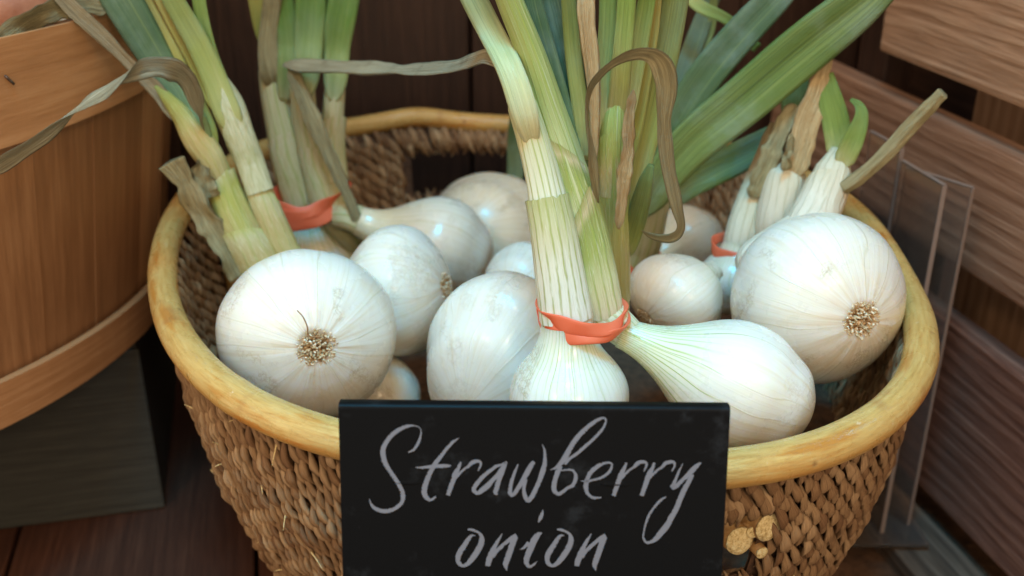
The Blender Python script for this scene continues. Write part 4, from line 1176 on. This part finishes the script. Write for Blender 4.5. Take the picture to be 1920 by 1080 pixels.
leaf(L_, [(1232, 330, 0.082, 46), (1262, 245, 0.082, 58), (1310, 160, 0.082, 66), (1370, 85, 0.082, 66), (1450, 0, 0.082, 60), (1520, -70, 0.08, 40)], LB, flat=0.32, crease=0.35, n=50, nu=24)
leaf(L_, [(1235, 385, 0.095, 48), (1300, 340, 0.097, 56), (1380, 298, 0.10, 60), (1460, 255, 0.10, 50), (1540, 200, 0.10, 30)], LBY, flat=0.4)
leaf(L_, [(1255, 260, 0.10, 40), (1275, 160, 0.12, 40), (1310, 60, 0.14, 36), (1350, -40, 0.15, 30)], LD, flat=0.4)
leaf(L_, [(1255, 230, 0.12, 16), (1285, 140, 0.13, 20), (1330, 60, 0.14, 18), (1340, -30, 0.14, 14)], LO, flat=0.4)
leaf(L_, [(1270, -30, 0.12, 20), (1310, 10, 0.115, 24), (1365, 38, 0.11, 20), (1420, 90, 0.11, 20)], LL, flat=0.4)
# --- M: small bulb low between sign and the left onion
c = P(705, 748, 0.005); R = pxr(c, 170)
M_ = onion('onion', 'small cream onion low in the gap just above the sign', c - np.array([0, 0, R]))
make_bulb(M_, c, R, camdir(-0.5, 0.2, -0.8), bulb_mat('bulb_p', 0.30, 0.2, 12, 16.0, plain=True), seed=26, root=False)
# --- N: sliver behind H
c = P(1440, 770, -0.045); R = pxr(c, 150)
N_ = onion('onion', 'shaded onion tucked behind the plump green-veined onion', c - np.array([0, 0, R]))
make_bulb(N_, c, R, camdir(-0.4, -0.1, -0.9), bulb_mat('bulb_q', 0.25, 0.2, 12, 17.0, plain=True), seed=27, root=False)

# ------------------------------------------------------------------ rubber bands
def band(label, loops, base):
    o = empty('rubber_band', tuple(base))
    tag(o, label, 'rubber band', 'coral rubber bands')
    for (pc, a_, b_, tilt, w, th, tw, ph, dz) in loops:
        n_ = 120
        t = np.linspace(0, 2 * math.pi, n_, endpoint=False)
        p = pc[None] + np.stack([a_ * np.cos(t), b_ * np.sin(t), np.zeros(n_)], 1)
        p[:, 2] += tilt * a_ * np.cos(t) + dz * np.sin(2 * t + ph)
        hw = w * (1 + 0.25 * np.sin(3 * t + ph) + 0.12 * np.sin(5 * t))
        twist = tw * (np.sin(2 * t + ph) * 0.9 + 0.5 * np.sin(4 * t + 1.7 * ph))
        T = np.roll(p, -1, 0) - np.roll(p, 1, 0)
        T /= np.linalg.norm(T, axis=1)[:, None]
        N = np.stack([np.cos(t) * b_, np.sin(t) * a_, np.zeros(n_)], 1); N /= np.linalg.norm(N, axis=1)[:, None]
        B = np.cross(T, N)
        N, B = N * np.cos(twist)[:, None] + B * np.sin(twist)[:, None], -N * np.sin(twist)[:, None] + B * np.cos(twist)[:, None]
        u = np.linspace(0, 2 * math.pi, 14, endpoint=False)
        Rr = p[:, None] + (np.sign(np.cos(u)) * np.abs(np.cos(u)) ** 0.6)[None, :, None] * hw[:, None, None] * B[:, None] + (np.sin(u) * th)[None, :, None] * N[:, None]
        link('loop', grid('loop', Rr, True, True), M['rubber'], o)
    return o
p = P(1093, 590, -0.076); s = pxr(p, 2)
band('coral rubber band twisted round the middle bunch above the sign', [
    (p + np.array([-s * 4, 0, s * 8]), s * 78, 0.0155, -0.10, 0.0028, 0.0006, 0.75, 0.6, 0.0006),
    (p + np.array([0, 0.001, -s * 10]), s * 83, 0.0172, -0.06, 0.0026, 0.0006, 0.5, 2.2, 0.0006)], p)
p = P(577, 376, 0.139); s = pxr(p, 2)
band('coral rubber band round the back left bunch of green stalks', [
    (p + np.array([0, 0, s * 6]), s * 66, 0.0240, 0.10, 0.0050, 0.0006, 0.45, 2.0, 0.0010),
    (p + np.array([0, 0.0, -s * 8]), s * 68, 0.0250, 0.18, 0.0054, 0.0006, 0.6, 0.4, 0.0010)], p)
p = P(1196, 492, 0.105); s = pxr(p, 2)
band('coral rubber band half hidden behind the middle stalks', [
    (p, s * 32, 0.0095, 0.15, 0.0034, 0.0007, 0.6, 1.0, 0.001), (p + np.array([0, 0, 0.004]), s * 31, 0.009, -0.1, 0.0028, 0.0007, 0.9, 2.0, 0.001)], p)
p = P(1396, 463, 0.0625); s = pxr(p, 2)
band('loose coral rubber band loop beside the large right onion', [
    (p + np.array([0, 0, 0.001]), s * 60, 0.0125, 0.10, 0.0030, 0.0006, 0.4, 2.6, 0.002), (p + np.array([0.002, 0, -0.004]), s * 52, 0.012, 0.25, 0.0020, 0.0006, 0.5, 0.2, 0.001)], p)

# ------------------------------------------------------------------ sign
SWID = 0.1215
def at_depth(u, v, px):                                # a point where SWID metres measure px pixels
    return CAM + ray(u, v) * (SWID * FPX / px)
TL, TR_ = at_depth(634, 757, 736), at_depth(1370, 763, 736)
BL = at_depth(652, 1080, 710)
sx = unit(TR_ - TL)
sy = BL - TL; sy = unit(sy - (sy @ sx) * sx)           # down the sign
sn = np.cross(sy, sx); sn = unit(sn)
if sn @ (CAM - TL) < 0: sn = -sn
SH = 0.098
sign = empty('price_sign', tuple(TL + sx * SWID / 2 + sy * SH))
tag(sign, 'black price sign with silver brush lettering clipped to the front of the basket', 'sign')
wl = float((TR_ - TL) @ sx)
th = 0.0024
# panel: flat with the top edge bent over backwards
prof = []
rad = 0.0018
for k in range(7):
    a_ = math.pi / 2 * k / 6
    prof.append((rad - rad * math.sin(a_), -(rad - rad * math.cos(a_)) ))
outer = [(SH, 0.0)] + [(rad - rad * math.sin(a), -rad + rad * math.cos(a)) for a in np.linspace(0, math.pi / 2, 7)] + [(0.0, -0.0045)]
inner = [(th * 0.5, -0.0045)] + [(rad - (rad - th * .5) * math.sin(a), -rad + (rad - th * .5) * math.cos(a)) for a in np.linspace(math.pi / 2, 0, 7)] + [(SH, -th * 0.5)]
ring = outer + inner
Rr = np.stack([np.stack([TL + sx * x_ + sy * dn + sn * fr for (dn, fr) in ring]) for x_ in (0.0, 0.0006, wl - 0.0006, wl)])
link('panel', grid('panel', Rr, True, False, True, True, smooth=False), M['sign'], sign)
for x_ in (0.022, wl - 0.034):                           # hooks over the rim
    q0 = TL + sx * x_ + sy * 0.024 - sn * 0.0017
    h = [q0 + sy * 0.004, q0, q0 * np.array([1, 0, 0]) + np.array([0, -0.150, 0.2150]), q0 * np.array([1, 0, 0]) + np.array([0, -0.135, 0.2140]), q0 * np.array([1, 0, 0]) + np.array([0, -0.131, 0.198])]
    link('hook', sweep('hook', crom(np.array(h), 24), 0.006, 0.0007, nu=10, hint=(0, 0, 1)), M['sign'], sign)

def sign_pt(u, v, proud=0.0004):
    d = ray(u, v)
    t = ((TL - CAM) @ sn) / (d @ sn)
    return CAM + d * t + sn * proud
LET = []
def L(ox, oy, sc, strokes, dx=0, dy=0):
    LET.append([[(ox + (x + dx) / sc, oy + (y + dy) / sc, w / sc) for (x, y, w) in s] for s in strokes])
c1 = (680, 770, 5.4); c2_ = (860, 770, 5.4); c3 = (1000, 770, 5.4); c4 = (1140, 830, 5.4); c5 = (840, 940, 7.7125); c6 = (990, 940, 7.7125)
L(*c1, [[(462, 418, 14), (520, 390, 28), (560, 330, 30), (586, 260, 24), (592, 210, 14), (575, 167, 8), (520, 148, 16), (440, 157, 36), (360, 195, 44), (290, 250, 46), (240, 315, 48), (210, 380, 52), (206, 440, 56), (222, 510, 54), (265, 590, 44), (320, 670, 44), (370, 750, 44), (402, 820, 46), (408, 880, 46), (385, 940, 40), (320, 990, 40), (240, 1013, 44), (170, 1005, 40), (115, 975, 36), (85, 935, 22), (68, 888, 6)]])
L(*c1, [[(980, 272, 5), (920, 310, 30), (860, 370, 36), (790, 460, 40), (730, 540, 48), (690, 610, 48), (655, 690, 52), (630, 770, 56), (625, 830, 56), (650, 880, 46), (690, 900, 30), (742, 868, 22)],
        [(535, 570, 8), (600, 572, 26), (700, 562, 36), (800, 557, 42), (860, 555, 34), (898, 553, 8)]])
R_STEM = [(185, 198, 22), (160, 260, 40), (130, 320, 54), (105, 390, 52), (80, 460, 48), (55, 535, 44)]
R_ARM = [(125, 372, 20), (165, 325, 28), (215, 275, 26), (260, 245, 30), (300, 205, 42), (350, 190, 36), (385, 200, 28), (385, 235, 24), (360, 287, 14)]
L(*c1, [R_STEM, R_ARM], 808, 318)
L(*c2_, [[(488, 512, 22), (440, 540, 24), (380, 560, 34), (310, 610, 40), (240, 670, 44), (180, 740, 48), (152, 795, 44), (190, 833, 40), (240, 800, 54), (290, 760, 58), (340, 705, 46), (400, 640, 44), (450, 570, 44), (482, 520, 28)],
         [(470, 540, 40), (440, 620, 46), (410, 690, 50), (390, 760, 52), (373, 820, 48), (392, 850, 16)]])
L(*c2_, [[(602, 538, 14), (575, 600, 28), (545, 680, 38), (525, 760, 40), (520, 828, 44), (550, 852, 38), (590, 800, 46), (640, 720, 50), (690, 630, 56), (730, 560, 54), (762, 512, 38)],
         [(675, 690, 46), (660, 780, 36), (668, 850, 44), (700, 905, 46), (740, 870, 50), (780, 790, 48), (820, 700, 48), (850, 610, 56), (870, 540, 46), (875, 460, 34), (868, 390, 24), (845, 335, 6)]])
L(*c3, [[(170, 596, 6), (235, 570, 34), (310, 490, 60), (360, 400, 56), (420, 300, 52), (500, 210, 50), (580, 140, 44), (650, 92, 36), (710, 70, 22), (733, 92, 20), (722, 140, 24), (685, 200, 30), (640, 250, 32), (600, 290, 34), (520, 360, 36), (440, 430, 36), (370, 480, 30), (320, 540, 24)],
        [(275, 555, 46), (245, 620, 52), (220, 690, 50), (208, 760, 52), (215, 812, 48), (255, 840, 38), (300, 815, 36), (345, 780, 34), (400, 750, 40), (425, 700, 42), (428, 640, 34), (400, 602, 24), (350, 592, 22), (280, 602, 14)]])
L(*c3, [[(480, 708, 6), (540, 712, 26), (600, 700, 24), (680, 678, 28), (750, 635, 32), (788, 580, 28), (795, 540, 20), (765, 522, 24), (710, 530, 28), (650, 560, 44), (600, 600, 46), (560, 650, 46), (540, 710, 48), (530, 770, 50), (545, 830, 36), (590, 872, 30), (640, 880, 24), (687, 874, 14)]])
L(*c4, [R_STEM, R_ARM])
L(*c4, [R_STEM, R_ARM], 284, 0)
L(*c4, [[(756, 208, 8), (720, 280, 22), (690, 350, 30), (665, 410, 40), (650, 442, 48), (680, 445, 48), (730, 400, 44), (790, 340, 44), (850, 280, 56), (900, 230, 44), (940, 198, 14)],
        [(850, 315, 50), (810, 400, 50), (770, 470, 56), (730, 560, 56), (690, 660, 56), (640, 750, 60), (590, 840, 66), (540, 900, 62), (490, 960, 54), (440, 995, 36), (390, 1005, 28), (358, 960, 22), (362, 900, 18), (380, 820, 22), (410, 740, 28), (460, 660, 26), (530, 580, 28), (588, 543, 12)]])
O_ = [[(288, 400, 26), (350, 408, 42), (420, 435, 36), (475, 482, 50), (488, 550, 80), (468, 630, 88), (420, 720, 88), (350, 820, 84), (290, 890, 66), (220, 925, 46), (160, 885, 66), (147, 800, 76), (180, 720, 84), (240, 630, 74), (290, 550, 66), (340, 492, 40), (398, 488, 6)]]
N1 = [[(785, 460, 12), (735, 540, 44), (690, 620, 56), (650, 700, 78), (612, 790, 88), (582, 880, 84), (575, 930, 70)],
      [(640, 800, 76), (700, 720, 56), (770, 650, 56), (850, 580, 56), (920, 530, 70), (988, 480, 54)],
      [(980, 500, 70), (935, 600, 88), (900, 700, 88), (865, 800, 88), (832, 900, 80), (838, 950, 50), (850, 995, 6)]]
L(*c5, O_)
L(*c5, N1)
L(*c6, [[(218, 116, 12), (200, 180, 50), (175, 240, 56), (150, 300, 14)],
        [(200, 446, 20), (140, 480, 78), (80, 570, 100), (40, 660, 100), (0, 760, 90), (-22, 830, 84), (-20, 890, 66), (20, 938, 46), (80, 910, 36), (132, 860, 8)],
        [(-122, 692, 8), (-57, 660, 38), (13, 590, 66)]])
L(*c6, O_, 132, 0)
L(*c6, N1, 131, 0)
rl = np.random.default_rng(5)
for strokes in LET:
    V, F = [], []
    for si, s in enumerate(strokes):
        q = np.array([(x, y, 0, w) for (x, y, w) in s], float)
        ln = np.linalg.norm(np.diff(q[:, :2], axis=0), axis=1).sum()
        nn_ = max(12, int(ln / 1.1))
        c = crom(q, nn_)
        T = np.gradient(c[:, :2], axis=0); T /= np.linalg.norm(T, axis=1)[:, None] + 1e-9
        Nn = np.stack([-T[:, 1], T[:, 0]], 1)
        jl = np.abs(rl.normal(size=nn_)) * 0.95 * rl.choice([0, 1], nn_, p=[.35, .65])
        jr = np.abs(rl.normal(size=nn_)) * 0.18
        hw = np.maximum(c[:, 3] / 2, 0.35)
        a_ = c[:, :2] + Nn * (hw - np.minimum(jl, hw * 0.5))[:, None]
        b_ = c[:, :2] - Nn * (hw - np.minimum(jr, hw * 0.4))[:, None]
        off = len(V)
        for i in range(nn_):
            V.append(sign_pt(*a_[i], 0.0003 + 0.00006 * si)); V.append(sign_pt(*b_[i], 0.0003 + 0.00006 * si))
        for i in range(nn_ - 1):
            F.append((off + 2 * i, off + 2 * i + 1, off + 2 * i + 3, off + 2 * i + 2))
    link('letter', mesh_from('letter', V, F, None, False), M['ink'], sign)

# ------------------------------------------------------------------ clear acrylic sign holder by the crate
ac = empty('acrylic_holder', tuple(P(1700, 1000, 0.08) * np.array([1, 1, 0])))
tag(ac, 'clear acrylic stand of two upright sheets between wicker basket and crate', 'acrylic stand')
sp = np.array([0.2045, 0.116, 0.0])                     # spine on the shelf
def sheet(name, p0, p1, z0, z1, th=0.0022):
    p0 = np.array([p0[0], p0[1], z0]); p1 = np.array([p1[0], p1[1], z0])
    d = p1 - p0; nrm = unit(np.array([-d[1], d[0], 0])) * th
    sh_ = link(name, boxmesh(name, p0, d, nrm, np.array([0, 0, z1 - z0]), 0.0006), M['acrylic'], ac)
    du = unit(d)
    link('polished_edge', boxmesh('polished_edge', p0 - nrm * .1 + EZ * (z1 - z0 + 0.0002), d, nrm * 1.2, np.array([0, 0, 0.0005]), 0.0001), M['edge'], sh_)
    link('polished_edge', boxmesh('polished_edge', p1 - nrm * .1 + du * 0.0002, du * 0.0005, nrm * 1.2, np.array([0, 0, z1 - z0]), 0.0002), M['edge'], sh_)
sheet('front_sheet', (0.2035, 0.114), (0.2115, 0.073), 0.003, 0.226)
sheet('rear_sheet', (0.2075, 0.114), (0.2300, 0.080), 0.003, 0.222)
sheet('spine_sheet', (0.1960, 0.150), (0.2035, 0.118), 0.003, 0.232)
link('base_plate', boxmesh('base_plate', (0.188, 0.062, 0.0004), (0.050, 0.0, 0), (0.0, 0.09, 0), (0, 0, 0.0024), 0.0006), M['acrylic'], ac)

# ------------------------------------------------------------------ tubers in the bushel
for k, (u, v, y, w, lab) in enumerate([(118, 24, 0.06, 40, 'pinkish brown tuber just inside the rim of the bushel basket'), (20, 15, 0.09, 110, 'brown tuber at the top left corner inside the bushel basket')]):
    p = P(u, v, y); r = pxr(p, w)
    p[2] = max(p[2], 0.266 + r * 0.8)
    t = np.linspace(-1, 1, 14)
    cen_ = p[None] + np.outer(t * r * 1.6, unit((0.8, 0.5, 0.1)))
    o = link('tuber', sweep('tuber', cen_, r * np.sqrt(np.maximum(1 - (0.98 * t) ** 2, 0.01)), nu=18, lump=0.07, seed=k), M['tuber'])
    tag(o, lab, 'tuber', 'tubers in the bushel basket')
